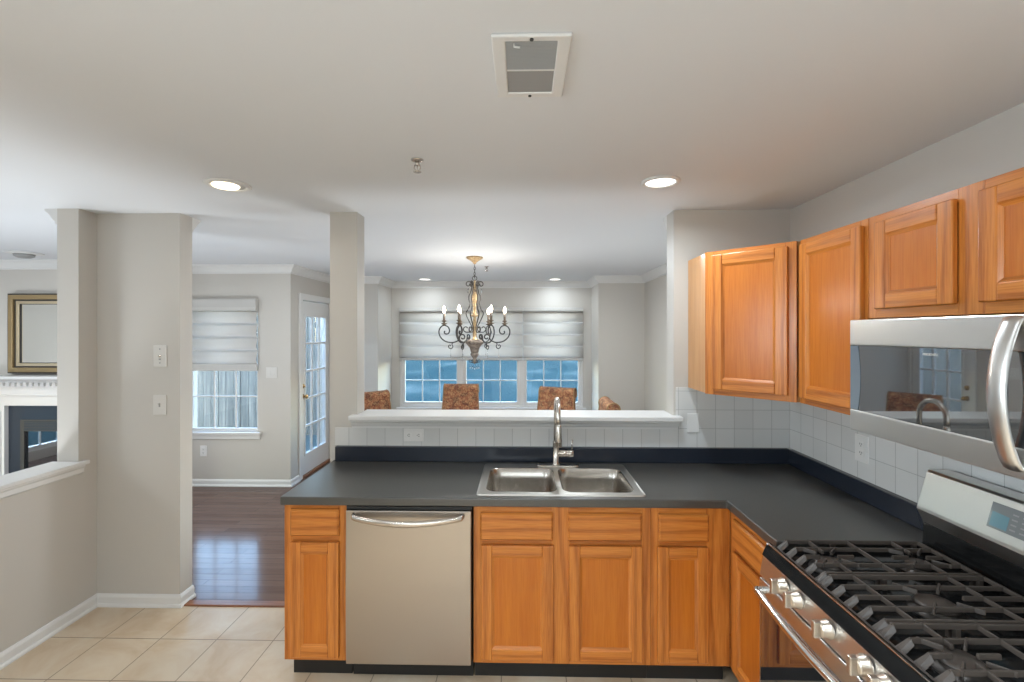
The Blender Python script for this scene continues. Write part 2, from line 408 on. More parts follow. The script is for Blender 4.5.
# ------------------------------------------------------------------ room shell
CH = 2.44; YW = 2.795; XR = 1.615; XL = -2.65; YN = 5.0; XD = -2.554; YD = 6.07; YB = 6.70; BX0, BX1 = -1.921, 1.01
struct(MB().cells([XL-.13, XR+.13], [-1.7, 2.80], lambda i, j: True, -.12, 0, 2).build('floor', M['tilefloor']), 'beige square ceramic floor tiles of the kitchen', 'floor')
struct(MB().cells([-6.6, XL-.13, XD-.13, BX0-.12, BX1+.12, XR+.13], [-1.7, 2.80, YN+.14, YD+.12, YB+.14],
      lambda i, j: (i == 0 if j == 0 else True if j == 1 else i >= 2 if j == 2 else i == 3), -.12, 0, 2).build('floor_hardwood', M['hardwood']),
      'glossy dark hardwood floor beyond the kitchen', 'floor')
struct(MB().cells([-6.6, XD-.13, BX0-.12, BX1+.12, XR+.13], [-1.7, YN+.14, YD+.12, YB+.14],
      lambda i, j: (True if j == 0 else i >= 1 if j == 1 else i == 2), CH, CH+.12, 2).build('ceiling', M['ceil']), 'smooth white ceiling', 'ceiling')
struct(MB().prism([(2.795, 0), (2.80, .009), (2.85, .009), (2.862, 0)], 0, -2.109, -1.165).build('trim_threshold', M['threshold'], bevel=.002), 'red-brown wood threshold strip between tile and hardwood', 'threshold')
struct(boxo('wall_right', M['wall'], None, XR, XR+.13, -1.7, YD+.12, 0, CH), 'warm grey right wall', 'wall')
# peninsula wall: post, half wall, pier
struct(MB().cells([-1.182, -1.014, .918, XR], [0, 1.168, CH], lambda i, j: i != 1 or j == 0, YW, YW+.13, 1).build('wall_peninsula', M['wall']),
       'half wall with post and pier behind the peninsula counter', 'wall')
# left wall with the pass-through opening, and stub
struct(MB().cells([-1.7, .55, 2.68, 2.80], [0, .905, CH], lambda i, j: i != 1 or j == 0, XL-.13, XL, 0).build('wall_left', M['wall']),
       'warm grey left wall with a pass-through to the living room', 'wall')
struct(boxo('wall_stub', M['wall'], None, XL-.13, -2.124, 2.80, 2.905, 0, CH), 'short grey wall beside the passage', 'wall')
struct(boxo('wall_front', M['wall'], None, -6.6, XR+.13, -1.83, -1.7, 0, CH), 'wall behind the camera', 'wall')
struct(MB().cells([-1.7, 1.8, 3.4, YN+.14], [0, .12, 1.22, CH], lambda i, j: not (i == 1 and j == 1), -6.6, -6.47, 0).build('wall_living', M['wall']), 'far left wall of the living room', 'wall')
WX0, WX1 = -3.70, -2.918
struct(MB().cells([-6.47, WX0, WX1, XD], [0, .60, 2.065, CH], lambda i, j: not (i == 1 and j == 1), YN, YN+.14, 1).build('wall_north', M['wall']), 'living room wall with the single window', 'wall')
DY0, DY1, DZ = 5.262, 6.028, 2.066
struct(MB().cells([YN+.14, DY0-.015, DY1+.005, YD+.12], [0, DZ+.012, CH], lambda i, j: not (i == 1 and j == 0), XD-.13, XD, 0).build('wall_door', M['wall']), 'dining room side wall with the glazed door', 'wall')
struct(MB().box(XD, BX0-.12, YD, YD+.12, 0, CH).build('wall_dining_left', M['wall']), 'narrow wall left of the window bay', 'wall')
struct(MB().box(BX1+.12, XR, YD, YD+.12, 0, CH).build('wall_dining_right', M['wall']), 'wall right of the window bay', 'wall')
struct(boxo('wall_bay_left', M['wall'], None, BX0-.12, BX0, YD, YB, 0, CH), 'left return of the window bay', 'wall')
struct(boxo('wall_bay_right', M['wall'], None, BX1, BX1+.12, YD, YB, 0, CH), 'right return of the window bay', 'wall')
BW0, BW1 = -1.794, .889
struct(MB().cells([BX0-.12, BW0, BW1, BX1+.12], [0, .60, 2.055, CH], lambda i, j: not (i == 1 and j == 1), YB, YB+.14, 1).build('wall_bay', M['wall']), 'bay wall around the triple window', 'wall')
# chimney breast
struct(MB().box(-5.5, -3.84, 4.62, YN, 0, CH).build('wall_chimney', M['wall']), 'projecting chimney breast of the living room', 'wall')

CROWN = [(0, CH), (.078, CH), (.078, CH-.012), (.066, CH-.020), (.050, CH-.034), (.034, CH-.056), (.022, CH-.070), (.012, CH-.078), (.012, CH-.092), (0, CH-.092)]
BASE = [(0, 0), (.026, 0), (.026, .010), (.020, .019), (.015, .020), (.015, .056), (.010, .067), (.006, .073), (0, .073)]
struct(MB().sweep([(.918, YW+.13), (XR, YW+.13), (XR, YD), (BX1, YD), (BX1, YB), (BX0, YB), (BX0, YD), (XD, YD), (XD, YN), (-3.84, YN), (-3.84, 4.62), (-5.5, 4.62), (-5.5, YN), (-6.47, YN), (-6.47, -1.7)], CROWN).build('trim_1', M['trim']), 'white crown moulding around dining and living rooms', 'crown moulding')
struct(MB().sweep([(XL-.13, 2.68), (XL-.13, 2.905), (-2.124, 2.905)], CROWN).build('trim_2', M['trim']), 'white crown moulding behind the short wall', 'crown moulding')
struct(MB().sweep([(-2.124, 2.905), (-2.124, 2.80), (XL, 2.80), (XL, -1.7)], BASE).build('baseboard_left', M['trim']), 'white baseboard along left wall and short wall', 'baseboard')
struct(MB().sweep([(XD, 5.178), (XD, YN), (-3.84, YN)], BASE).build('baseboard_north', M['trim']), 'white baseboard under the living room window', 'baseboard')
struct(MB().sweep([(-1.182, YW), (-1.182, YW+.13), (-1.0, YW+.13), (XR, YW+.13), (XR, YD), (BX1, YD), (BX1, YB), (BX0, YB), (BX0, YD), (XD, YD)][::-1] if False else [(-1.182, YW+.13), (XR, YW+.13), (XR, YD), (BX1, YD), (BX1, YB), (BX0, YB), (BX0, YD), (XD, YD)], BASE).build('baseboard_dining', M['trim']), 'white baseboard of the dining room', 'baseboard')
# ledges
t = MB().cells([-1.047, -1.014, .918, .957], [2.733, YW, YW+.13, 2.975], lambda i, j: i == 1 or j == 0, 1.168, 1.197, 2).build('trim_3', M['trim'], bevel=.006, seg=3)
struct(t, 'white ledge capping the half wall', 'ledge')
MB().prism([(YW, 1.168), (2.745, 1.168), (2.748, 1.158), (2.762, 1.150), (2.768, 1.135), (2.776, 1.128), (2.776, 1.116), (YW, 1.116)], 0, -1.04, .938).build('apron', M['trim'], t)
t = MB().cells([XL-.16, XL-.13, XL, XL+.032], [.50, .55, 2.68, 2.722], lambda i, j: j == 1 or i == 2 or (i == 0 and j == 1), .905, .928, 2).build('trim_4', M['trim'], bevel=.005, seg=3)
struct(t, 'white sill of the pass-through in the left wall', 'ledge')
MB().prism([(XL, .905), (XL+.02, .905), (XL+.018, .894), (XL+.012, .884), (XL+.010, .860), (XL+.004, .852), (XL, .852)], 1, .52, 2.705).build('apron', M['trim'], t)
# backsplash tile
struct(MB().cells([-1.15, .93, XR-.006], [1.003, 1.1155, 1.368], lambda i, j: i == 1 or j == 0, YW-.006, YW, 1).build('wall_tile_back', M['tile_n'], bevel=.002), 'pale square backsplash tile under the ledge and corner cabinet', 'backsplash')
struct(boxo('wall_tile_right', M['tile_e'], None, XR-.006, XR, -.4, YW-.006, 1.003, 1.42), 'pale square backsplash tile along the right wall', 'backsplash')

# ------------------------------------------------------------------ windows and door
def sash(par, u0, u1, z0, z1, w, axis, cols, rows, fw=.038, d=.035):
    if axis == 1 and u0 < -3: fw = .014
    """one sash: frame, muntins, pane; axis 1 = wall along X, axis 0 = wall along Y"""
    B = lambda mb, a, b, c, e, w0, w1: (mb.box(a, b, w0, w1, c, e) if axis == 1 else mb.box(w0, w1, a, b, c, e))
    f = MB().cells([u0, u0+fw, u1-fw, u1], [z0, z0+fw+.008, z1-fw, z1], lambda i, j: not (i == 1 and j == 1), w, w+d, axis).build('sash', M['trim'], par, bevel=.004)
    mb = MB(); iu0, iu1, iz0, iz1 = u0+fw, u1-fw, z0+fw+.008, z1-fw
    for k in range(1, cols): B(mb, iu0+(iu1-iu0)*k/cols-.007, iu0+(iu1-iu0)*k/cols+.007, iz0, iz1, w+.008, w+d-.008)
    for k in range(1, rows): B(mb, iu0, iu1, iz0+(iz1-iz0)*k/rows-.007, iz0+(iz1-iz0)*k/rows+.007, w+.010, w+d-.010)
    mb.build('muntin_grid', M['trim'], f)
    B(MB(), iu0, iu1, iz0, iz1, w+d*.5-.002, w+d*.5+.002).build('pane', M['glass'], f)
def window(name, label, u0, u1, z0, z1, w, axis, parts, stool, inner_sign=-1):
    r = struct(thing(name, label, 'window', (0, 0, 0)))
    n = len(parts); us = [u0]
    t = .03 if u0 > -3 else .012
    B = lambda mb, a, b, c, e, w0, w1: (mb.box(a, b, w0, w1, c, e) if axis == 1 else mb.box(w0, w1, a, b, c, e))
    fr = MB(); B(fr, u0, u0+t, z0, z1, w+.01, w+.12); B(fr, u1-t, u1, z0, z1, w+.01, w+.12)
    B(fr, u0+t, u1-t, z1-t, z1, w+.01, w+.12); B(fr, u0+t, u1-t, z0, z0+t, w+.01, w+.12)
    for a, b in zip(parts, parts[1:]): B(fr, a[1], b[0], z0+t, z1-t, w+.015, w+.12)
    fr.build('window_frame', M['trim'], r, bevel=.003)
    zm = (z0+z1)/2+.02
    for a, b in parts:
        sash(r, a, b, z0+t, zm, w+.03, axis, 3, 2)
        sash(r, a, b, zm-.02, z1-t, w+.07, axis, 3, 2)
    s_ = MB()
    B(s_, u0-.045, u1+.045, z0-.025, z0, w-.045, w); s_.build('stool', M['trim'], r, bevel=.004)
    s2 = MB(); B(s2, u0-.03, u1+.03, z0-.08, z0-.025, w-.016, w); s2.build('apron', M['trim'], r, bevel=.003)
    if stool: B(MB(), u0, u1, z0-.001, z0+.001, w, w+.03).build('inner_sill', M['trim'], r)
    return r
window('window_1', 'single double-hung window in the living room', WX0, WX1, .60, 2.065, YN, 1, [(WX0+.012, WX1-.012)], False)
window('window_2', 'triple window of the dining bay', BW0, BW1, .60, 2.055, YB, 1, [(-1.764, -.925), (-.855, -.037), (.032, .859)], False)
# unseen window, added for living room light and firebox glass reflections
r = struct(thing('window_3', 'unseen low window added in the far left living room wall', 'window'))
MB().cells([1.8, 1.86, 2.57, 2.63, 3.34, 3.4], [.12, .18, 1.16, 1.22], lambda i, j: not (i in (1, 3) and j == 1), -6.57, -6.50, 0).build('window_frame', M['trim'], r)
for a, b in ((1.86, 2.57), (2.63, 3.34)):
    boxo('pane', M['glass'], r, -6.538, -6.534, a, b, .18, 1.16)
    mb = MB()
    for k in (1, 2): mb.box(-6.548, -6.525, a+(b-a)*k/3-.008, a+(b-a)*k/3+.008, .18, 1.16)
    for k in (1, 2, 3): mb.box(-6.546, -6.527, a, b, .18+.98*k/4-.008, .18+.98*k/4+.008)
    mb.build('muntin_grid', M['trim'], r)
# glazed door
r = struct(thing('door_1', 'white glazed door with fifteen panes', 'door'))
MB().cells([DY0-.085, DY0-.012, DY1+.002, YD-.001], [0, DZ+.012, DZ+.085], lambda i, j: not (i == 1 and j == 0), XD, XD+.018, 0).build('door_casing', M['trim'], r, bevel=.004)
LY0, LY1, LZ0, LZ1 = 5.357, 5.925, .255, 1.895
lf = MB().cells([DY0, LY0, LY1, DY1], [.022, LZ0, LZ1, DZ], lambda i, j: not (i == 1 and j == 1), XD-.055, XD-.012, 0).build('door_leaf', M['trim'], r, bevel=.003)
mb = MB()
mb.cells([LY0-.016, LY0+.008, LY1-.008, LY1+.016], [LZ0-.016, LZ0+.008, LZ1-.008, LZ1+.016], lambda i, j: not (i == 1 and j == 1), XD-.013, XD-.004, 0)
for k in (1, 2): mb.box(XD-.034, XD-.010, LY0+(LY1-LY0)*k/3-.011, LY0+(LY1-LY0)*k/3+.011, LZ0, LZ1)
for k in range(1, 5): mb.box(XD-.034, XD-.012, LY0, LY1, LZ0+(LZ1-LZ0)*k/5-.011, LZ0+(LZ1-LZ0)*k/5+.011)
mb.build('muntin_grid', M['trim'], lf)
boxo('pane', M['glass'], lf, XD-.030, XD-.026, LY0, LY1, LZ0, LZ1)
for z, nm in ((1.07, 'deadbolt'), (.95, 'door_knob')):
    k = MB(); k.lathe([(.028, 0), (.028, .006), (.010, .010), (.010, .03), (.022, .036), (.027, .05), (.020, .062), (.004, .066)] if nm == 'door_knob' else [(.028, 0), (.028, .010), (.022, .016), (.008, .017), (.008, .032), (.003, .033)], (XD-.012, 5.302, z), 20, 0)
    tag(k.build(nm, M['brass'], lf), 'brass '+nm.replace('_', ' '))
boxo('door_sill', M['threshold'], r, XD-.12, XD+.02, DY0-.012, DY1+.002, 0, .020, .003)

def shade(u0, u1, z0, z1, w, label, bands, group, vh=.075):
    r = thing('window_shade', label, 'window shade', ((u0+u1)/2, w, z0), group=group)
    v = MB().prism([(w-.050, z1-vh), (w-.054, z1-vh+.01), (w-.054, z1-.01), (w-.046, z1), (w-.001, z1), (w-.001, z1-vh)], 0, u0, u1).build('valance', M['rail'], r, bevel=.003)
    boxo('valance_strip', M['plate'], v, u0-.002, u1+.002, w-.057, w-.053, z1-vh+.028, z1-vh+.034)
    zt, zb = z1-vh, z0+(.03 if vh < .1 else .07); prof = []; n = 7
    for b in range(bands):
        a0 = zt-(zt-zb)*b/bands; a1 = zt-(zt-zb)*(b+1)/bands
        for k in range(n):
            q = k/(n-1); prof.append((w-.012-.026*math.sin(PI*q**1.6)**.8*1.0, a0+(a1-a0)*q))
    mb = MB()
    A = [mb.bm.verts.new((u0+.002, y, z)) for y, z in prof]; Bv = [mb.bm.verts.new((u1-.002, y, z)) for y, z in prof]
    for i in range(len(prof)-1): mb._f([A[i], A[i+1], Bv[i+1], Bv[i]], True)
    o = mb.build('shade_fabric', M['shade'], r); s_ = o.modifiers.new('solid', 'SOLIDIFY'); s_.thickness = .0015
    MB().box(u0+.002, u1-.002, w-.034, w-.006, z0, z0+(.034 if vh < .1 else .075)).build('bottom_rail', M['rail'], r, bevel=.006, seg=3)
    return r
shade(WX0+.01, WX1+.006, 1.275, 2.07, YN, 'pale banded shade half drawn over the single living room window', 4, None, .135)
shade(BW0-.002, .012, 1.29, 2.058, YB, 'wide pale banded shade over the left two panels of the dining bay window', 4, None, .055)
shade(.018, BW1, 1.29, 2.058, YB, 'narrower pale banded shade over the right panel of the dining bay window', 4, None, .055)

# exterior
struct(MB().box(-60, 60, -40, 90, -.35, -.25).build('ground', M['ground']), 'snowy ground outside', 'ground')
def fence(label, x0, x1, y, h):
    f = thing('board_fence', label, 'fence', ((x0+x1)/2, y, -.25))
    mb = MB(); x = x0
    while x < x1:
        w_ = .135; mb.box(x, min(x+w_, x1), y+random.uniform(0, .012), y+.025, -.25, h+random.uniform(-.02, .02)); x += w_+.008
    mb.build('board_panel', M['fence'], f)
    for z in (.2, h-.35): boxo('rail', M['fence'], f, x0, x1, y+.025, y+.065, z, z+.09)
    x = x0+.3
    while x < x1: boxo('post', M['fence'], f, x, x+.09, y+.065, y+.155, -.25, h-.05); x += 2.4
fence('weathered grey-blue board fence outside the living room window and glazed door', -10.5, -2.9, 8.6, 2.15)

# ------------------------------------------------------------------ cabinets
def door_front(par, x0, x1, z0, z1, y, fw=.052, th=.019, name='door'):
    """frame-and-panel door, front face at y-th, cabinet local space (front looks to -y)"""
    mb = MB(); mb.use(M['oakz'])
    mb.box(x0, x0+fw, y-th, y, z0, z1); mb.box(x1-fw, x1, y-th, y, z0, z1)
    mb.use(M['oakx']); mb.box(x0+fw, x1-fw, y-th, y, z0, z0+fw); mb.box(x0+fw, x1-fw, y-th, y, z1-fw, z1)
    d = mb.build(name, None, par, bevel=.0045, seg=3)
    a, b, c, e = x0+fw, x1-fw, z0+fw, z1-fw; q = .011
    bd = MB(); yo, yi = y-th+.003, y-th+.010
    bd.use(M['oakz'])
    for (p, s_) in (((a, c, e), 1), ((b, c, e), -1)):
        xx, zz0, zz1 = p; bd.hexa([(xx, yo, zz0), (xx+s_*q, yi, zz0+q), (xx+s_*q, y, zz0+q), (xx, y, zz0), (xx, yo, zz1), (xx+s_*q, yi, zz1-q), (xx+s_*q, y, zz1-q), (xx, y, zz1)])
    bd.use(M['oakx'])
    for zz, s_ in ((c, 1), (e, -1)):
        bd.hexa([(a, yo, zz), (a+q, yi, zz+s_*q), (a+q, y, zz+s_*q), (a, y, zz), (b, yo, zz), (b-q, yi, zz+s_*q), (b-q, y, zz+s_*q), (b, y, zz)])
    bd.build('bead', None, d)
    boxo('panel', M['oakp'], d, a+q*.5, b-q*.5, y-th+.011, y-.001, c+q*.5, e-q*.5)
    return d
def drawer_front(par, x0, x1, z0, z1, y, th=.019):
    mb = MB(); q = .008
    mb.hexa([(x0, y-th+q, z0), (x1, y-th+q, z0), (x1, y, z0), (x0, y, z0), (x0, y-th+q, z1), (x1, y-th+q, z1), (x1, y, z1), (x0, y, z1)])
    mb.hexa([(x0+q, y-th, z0+q), (x1-q, y-th, z0+q), (x1, y-th+q, z0), (x0, y-th+q, z0), (x0+q, y-th, z1-q), (x1-q, y-th, z1-q), (x1, y-th+q, z1), (x0, y-th+q, z1)])
    return mb.build('drawer_front', M['oakx'], par)
def base_cab(label, loc, rz, Wd, D, stiles, midrail=.700, zc=.872, toe_in=(0, 0), zt=.872):
    r = thing('base_cabinet', label, 'cabinet', loc, rz, local=True)
    boxo('carcass', M['oakside_lit'], r, .0, Wd, .019, D, .118, zc)
    ff = MB(); ff.use(M['oakz'])
    for a, b in stiles: ff.box(a, b, 0, .019, .118, zt)
    ff.use(M['oakx'])
    for (a, b), (c, d) in zip(stiles, stiles[1:]):
        for z0, z1 in ((.118, .148), (midrail-.014, midrail+.018), (zt-.035, zt)): ff.box(b, c, 0, .019, z0, z1)
    ff.build('face_frame', None, r, bevel=.001)
    boxo('toe_kick', M['toe'], r, toe_in[0], Wd-toe_in[1], .075, .095, 0, .118)
    return r
YF = 2.19
# left end cabinet
c = base_cab('narrow oak base cabinet at the open left end of the counter, left of the dishwasher', (-1.148, YF, 0), 0, .303, .565, [(0, .042), (.262, .303)], toe_in=(.008, 0))
drawer_front(c, .034, .270, .722, .851, 0); door_front(c, .034, .270, .139, .693, 0)
# sink base
X0 = -.232
c = base_cab('wide oak sink base cabinet with two doors, right of the dishwasher', (X0, YF, 0), 0, .842, .565, [(0, .042), (.374, .458), (.80, .842)], zc=.72)
for a, b in ((-.199, .147), (.219, .566)):
    drawer_front(c, a-X0, b-X0, .711, .840, 0)
    door_front(c, a-X0+.004, b-X0+.002, .142, .687, 0)
# drawer base beside the corner
X0 = .611
c = base_cab('narrow oak base cabinet with one drawer and a wide right stile, against the inner corner', (X0, YF, 0), 0, .373, .565, [(0, .042), (.262, .373)])
drawer_front(c, .645-X0, .880-X0, .712, .840, 0); door_front(c, .641-X0, .878-X0, .141, .686, 0)
# return cabinet beside the range (faces -X): local x runs along -Y
c = base_cab('oak base cabinet between the inner corner and the gas range', (.985, 2.189, 0), -PI/2, .438, .60, [(0, .05), (.400, .438)])
drawer_front(c, .055, .425, .712, .840, 0); door_front(c, .055, .425, .141, .690, 0)

# dishwasher
dw = thing('dishwasher', 'stainless steel dishwasher with curved bar handle between oak cabinets', 'dishwasher', (-.5385, YF, 0))
boxo('tub', M['black'], dw, -.838, -.240, 2.195, 2.74, .10, .868)
dr = MB(); pts = []
zz = [.122, .20, .35, .5, .65, .78, .853]
prof = [(2.195, .122)]+[(2.160-.006*math.sin(PI*(z-.122)/.731), z) for z in zz]+[(2.195, .853)]
dr.prism(prof, 0, -.838, -.241); d_ = dr.build('door', M['steelz'], dw, bevel=.004)
boxo('control_strip', M['black'], dw, -.838, -.241, 2.172, 2.196, .855, .869)
hp = [(-.800, 2.160, .832), (-.795, 2.146, .829)]+[(-.790+.50*k/16, 2.140-.042*math.sin(PI*k/16)**.8, .826-.012*math.sin(PI*k/16)) for k in range(17)]+[(-.285, 2.146, .829), (-.280, 2.160, .832)]
MB().tube(spline(hp, 2), .0150, 12, flat=(1.0, .75)).build('handle', M['nickel'], d_)
boxo('toe_panel', M['toe'], dw, -.838, -.241, 2.262, 2.279, .0, .118)

# ------------------------------------------------------------------ countertop
CX = [-1.157, -.185, .560, .958, 1.595]; CY = [1.746, 2.163, 2.235, 2.640, 2.775]
def cmask(i, j):
    if j == 0: return i == 3
    return not (i == 1 and j == 2)
ct = MB().cells(CX, CY, cmask, .874, .914, 2).build('countertop', M['counter'], bevel=.005, seg=3)
tag(ct, 'charcoal laminate L-shaped countertop running from peninsula to range', 'countertop')
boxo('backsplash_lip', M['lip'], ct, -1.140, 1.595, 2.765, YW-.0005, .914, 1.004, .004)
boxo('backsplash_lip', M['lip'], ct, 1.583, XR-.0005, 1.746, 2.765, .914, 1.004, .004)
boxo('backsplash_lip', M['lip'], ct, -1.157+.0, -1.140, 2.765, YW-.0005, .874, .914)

# ------------------------------------------------------------------ sink
sk = thing('kitchen_sink', 'stainless steel double-bowl drop-in sink set in the charcoal counter', 'sink', (.19, 2.46, .914))
def rrect(x0, x1, y0, y1, r, n=5):
    out = []
    for cx_, cy_, a in ((x1-r, y1-r, 0), (x0+r, y1-r, PI/2), (x0+r, y0+r, PI), (x1-r, y0+r, 1.5*PI)):
        for k in range(n+1): t = a+PI/2*k/n; out.append((cx_+r*math.cos(t), cy_+r*math.sin(t)))
    return out
SX0, SX1, SY0, SY1 = -.222, .597, 2.198, 2.722
bowls = ((-.180, .176, 2.240, 2.632), (.200, .556, 2.240, 2.632))
mb = MB()
# rim plate with two bowl openings (grid with rounded-corner fill)
def ring_strip(mb, A, za, Bp, zb, smooth=True):
    a = [mb.bm.verts.new((x, y, za)) for x, y in A]; b = [mb.bm.verts.new((x, y, zb)) for x, y in Bp]; n = len(A)
    for i in range(n): mb._f([a[i], a[(i+1) % n], b[(i+1) % n], b[i]], smooth)
mid = .188
for (x0, x1, y0, y1), (ox0, ox1) in zip(bowls, ((SX0+.012, mid), (mid, SX1-.012))):
    inner = rrect(x0, x1, y0, y1, .055); outer = []
    for x, y in rrect(ox0, ox1, SY0+.012, SY1-.012, .0005): outer.append((x, y))
    ring_strip(mb, outer, .9195, inner, .9195, False)
rim_o = rrect(SX0, SX1, SY0, SY1, .022); rim_i = rrect(SX0+.012, SX1-.012, SY0+.012, SY1-.012, .0005)
ring_strip(mb, rim_o, .9145, rrect(SX0+.003, SX1-.003, SY0+.003, SY1-.003, .02), .921, True)
ring_strip(mb, rrect(SX0+.003, SX1-.003, SY0+.003, SY1-.003, .02), .921, rim_i, .9195, True)
rm = mb.build('rim', mat('satin_sink_rim', (.62, .59, .55), .3, 1.0), sk)
for x0, x1, y0, y1 in bowls:
    mb = MB(); L = [(0, .9195, .055), (.004, .914, .055), (.010, .86, .055), (.016, .77, .055), (.028, .745, .055), (.055, .737, .05)]
    for (d0, z0, r0), (d1, z1, r1) in zip(L, L[1:]):
        ring_strip(mb, rrect(x0+d0, x1-d0, y0+d0, y1-d0, r0), z0, rrect(x0+d1, x1-d1, y0+d1, y1-d1, r1), z1)
    d0 = .055; f_ = [mb.bm.verts.new((x, y, .737)) for x, y in rrect(x0+d0, x1-d0, y0+d0, y1-d0, .05)]; mb._f(f_)
    bmesh.ops.remove_doubles(mb.bm, verts=mb.bm.verts, dist=1e-5)
    b_ = mb.build('bowl', M['sink'], sk)
    cx_, cy_ = (x0+x1)/2, (y0+y1)/2
    MB().lathe([(.044, .7375), (.044, .741), (.038, .741), (.030, .738), (.006, .738), (.006, .744), (.002, .745)], (cx_, cy_, 0), 24).build('drain', M['chrome'], b_)
# faucet
fx, fy = .199, 2.682
fc = thing('faucet', 'brushed nickel pull-down faucet standing behind the double sink', 'faucet', (fx, fy, .9195))
MB().prism([(x, y) for x, y in rrect(fx-.115, fx+.135, fy-.026, fy+.026, .025)], 2, .9195, .9275).build('deck_plate', M['nickel'], fc, bevel=.003)
MB().lathe([(.024, .9275), (.024, .935), (.0185, .940), (.0185, 1.052), (.0195, 1.056), (.0195, 1.064), (.0155, 1.066)], (fx, fy, 0), 24).build('body', M['nickel'], fc)
P = [(fx, fy, 1.06), (fx, fy, 1.20)]+[(fx, fy-.085+.085*math.cos(a*PI/12), 1.235+.085*math.sin(a*PI/12)) for a in range(0, 12)]+[(fx, fy-.170, 1.225), (fx, fy-.172, 1.19)]
MB().tube(P, .0135, 14).build('spout', M['nickel'], fc)
MB().lathe([(.0135, 1.195), (.0165, 1.185), (.0185, 1.12), (.019, 1.075), (.012, 1.070)], (fx+.001, fy-.172, 0), 20).build('spray_head', M['nickel'], fc)
hd = MB().lathe([(.019, 0), (.019, .045), (.0175, .047), (.0175, .052), (.0195, .054), (.0195, .085), (.016, .089)], (fx+.012, fy, .992), 20, 0).build('handle_barrel', M['nickel'], fc)
MB().tube([(fx+.092, fy, 1.008), (fx+.093, fy, 1.04), (fx+.094, fy-.004, 1.072)], [.0035, .0035, .006], 10).build('lever', M['nickel'], hd)

# ------------------------------------------------------------------ upper cabinets
ZU0, ZU1 = 1.368, 2.132
# corner: diagonal front
P0 = (1.003, 2.512); P1 = (1.31, 2.205)
cc = thing('wall_cabinet', 'diagonal oak corner wall cabinet with one tall door, hung in the corner', 'cabinet', (1.31, 2.794, ZU0))
MB().prism([(P0[0], 2.788), P0, P1, (XR-.008, P1[1]), (XR-.008, 2.788)], 2, ZU0, ZU1).build('carcass', M['oakside_lit'], cc)
L_ = math.hypot(P1[0]-P0[0], P1[1]-P0[1])
fr = bpy.data.objects.new('face_frame_holder', None)
dg = Matrix.Translation(Vector((P0[0], P0[1], 0))) @ Matrix.Rotation(-PI/4, 4, 'Z')
def rebase(o, mtx, org):   # local-space part into place on a slanted front
    o.matrix_local = Matrix.Translation(-org) @ mtx
org = Vector((1.31, 2.794, ZU0))
ff = MB(); ff.use(M['oakz']); ff.box(0, .05, -.019, 0, ZU0, ZU1); ff.box(L_-.05, L_, -.019, 0, ZU0, ZU1)
ff.use(M['oakx']); ff.box(.05, L_-.05, -.019, 0, ZU0, ZU0+.05); ff.box(.05, L_-.05, -.019, 0, ZU1-.045, ZU1)
o = ff.build('face_frame', None, None, bevel=.001); o.parent = cc; rebase(o, dg, org); ORG[o.name] = Vector()
dd = door_front(None, .040, L_-.034, ZU0+.030, ZU1-.022, -.019, .055); dd.parent = cc; rebase(dd, dg, org)
bpy.data.objects.remove(fr)
def wall_cab(label, y0, y1, z0, z1, stiles, doors, loc_x=1.31):
    r = thing('wall_cabinet', label, 'cabinet', (loc_x, y1, 0), -PI/2, local=True)
    Wd = y1-y0
    boxo('carcass', M['oakside_lit'], r, 0, Wd, .0195, XR-.008-loc_x, z0, z1)
    ff = MB(); ff.use(M['oakz'])
    for a, b in stiles: ff.box(y1-b, y1-a, 0, .019, z0, z1)
    ff.use(M['oakx'])
    S_ = sorted((y1-b, y1-a) for a, b in stiles)
    for (a, b), (c_, d_) in zip(S_, S_[1:]):
        ff.box(b, c_, 0, .019, z0, z0+.042); ff.box(b, c_, 0, .019, z1-.042, z1)
    ff.build('face_frame', None, r, bevel=.001)
    for a, b, c_, d_ in doors: door_front(r, y1-b, y1-a, c_, d_, 0, .052)
    return r
wall_cab('tall single-door oak wall cabinet between the corner cabinet and the microwave', 1.762, 2.186, ZU0, ZU1, [(2.146, 2.186), (1.762, 1.802)], [(1.780, 2.166, 1.396, 2.108)])
wall_cab('short two-door oak wall cabinet above the microwave', .985, 1.760, 1.752, ZU1, [(1.72, 1.760), (1.325, 1.404), (.985, 1.025)], [(1.404, 1.712, 1.785, 2.102), (1.01, 1.328, 1.785, 2.102)])

# ------------------------------------------------------------------ microwave
MX = 1.237; MY0, MY1, MZ0, MZ1 = .992, 1.757, 1.334, 1.746
mw = thing('microwave_oven', 'stainless over-the-range microwave with dark glass door and big curved handle', 'microwave', (1.42, 1.37, MZ0))
boxo('housing', M['black'], mw, MX+.030, XR-.007, MY0, MY1, MZ0+.006, MZ1)
dr = MB().cells([MY0, MY1], [MZ0, 1.412, 1.652, MZ1], lambda i, j: j != 1, MX, MX+.030, 0)
d_ = dr.build('door', M['steely'], mw, bevel=.004)
boxo('door_glass', M['blackglass'], d_, MX+.003, MX+.028, 1.235, MY1-.0005, 1.412, 1.652)
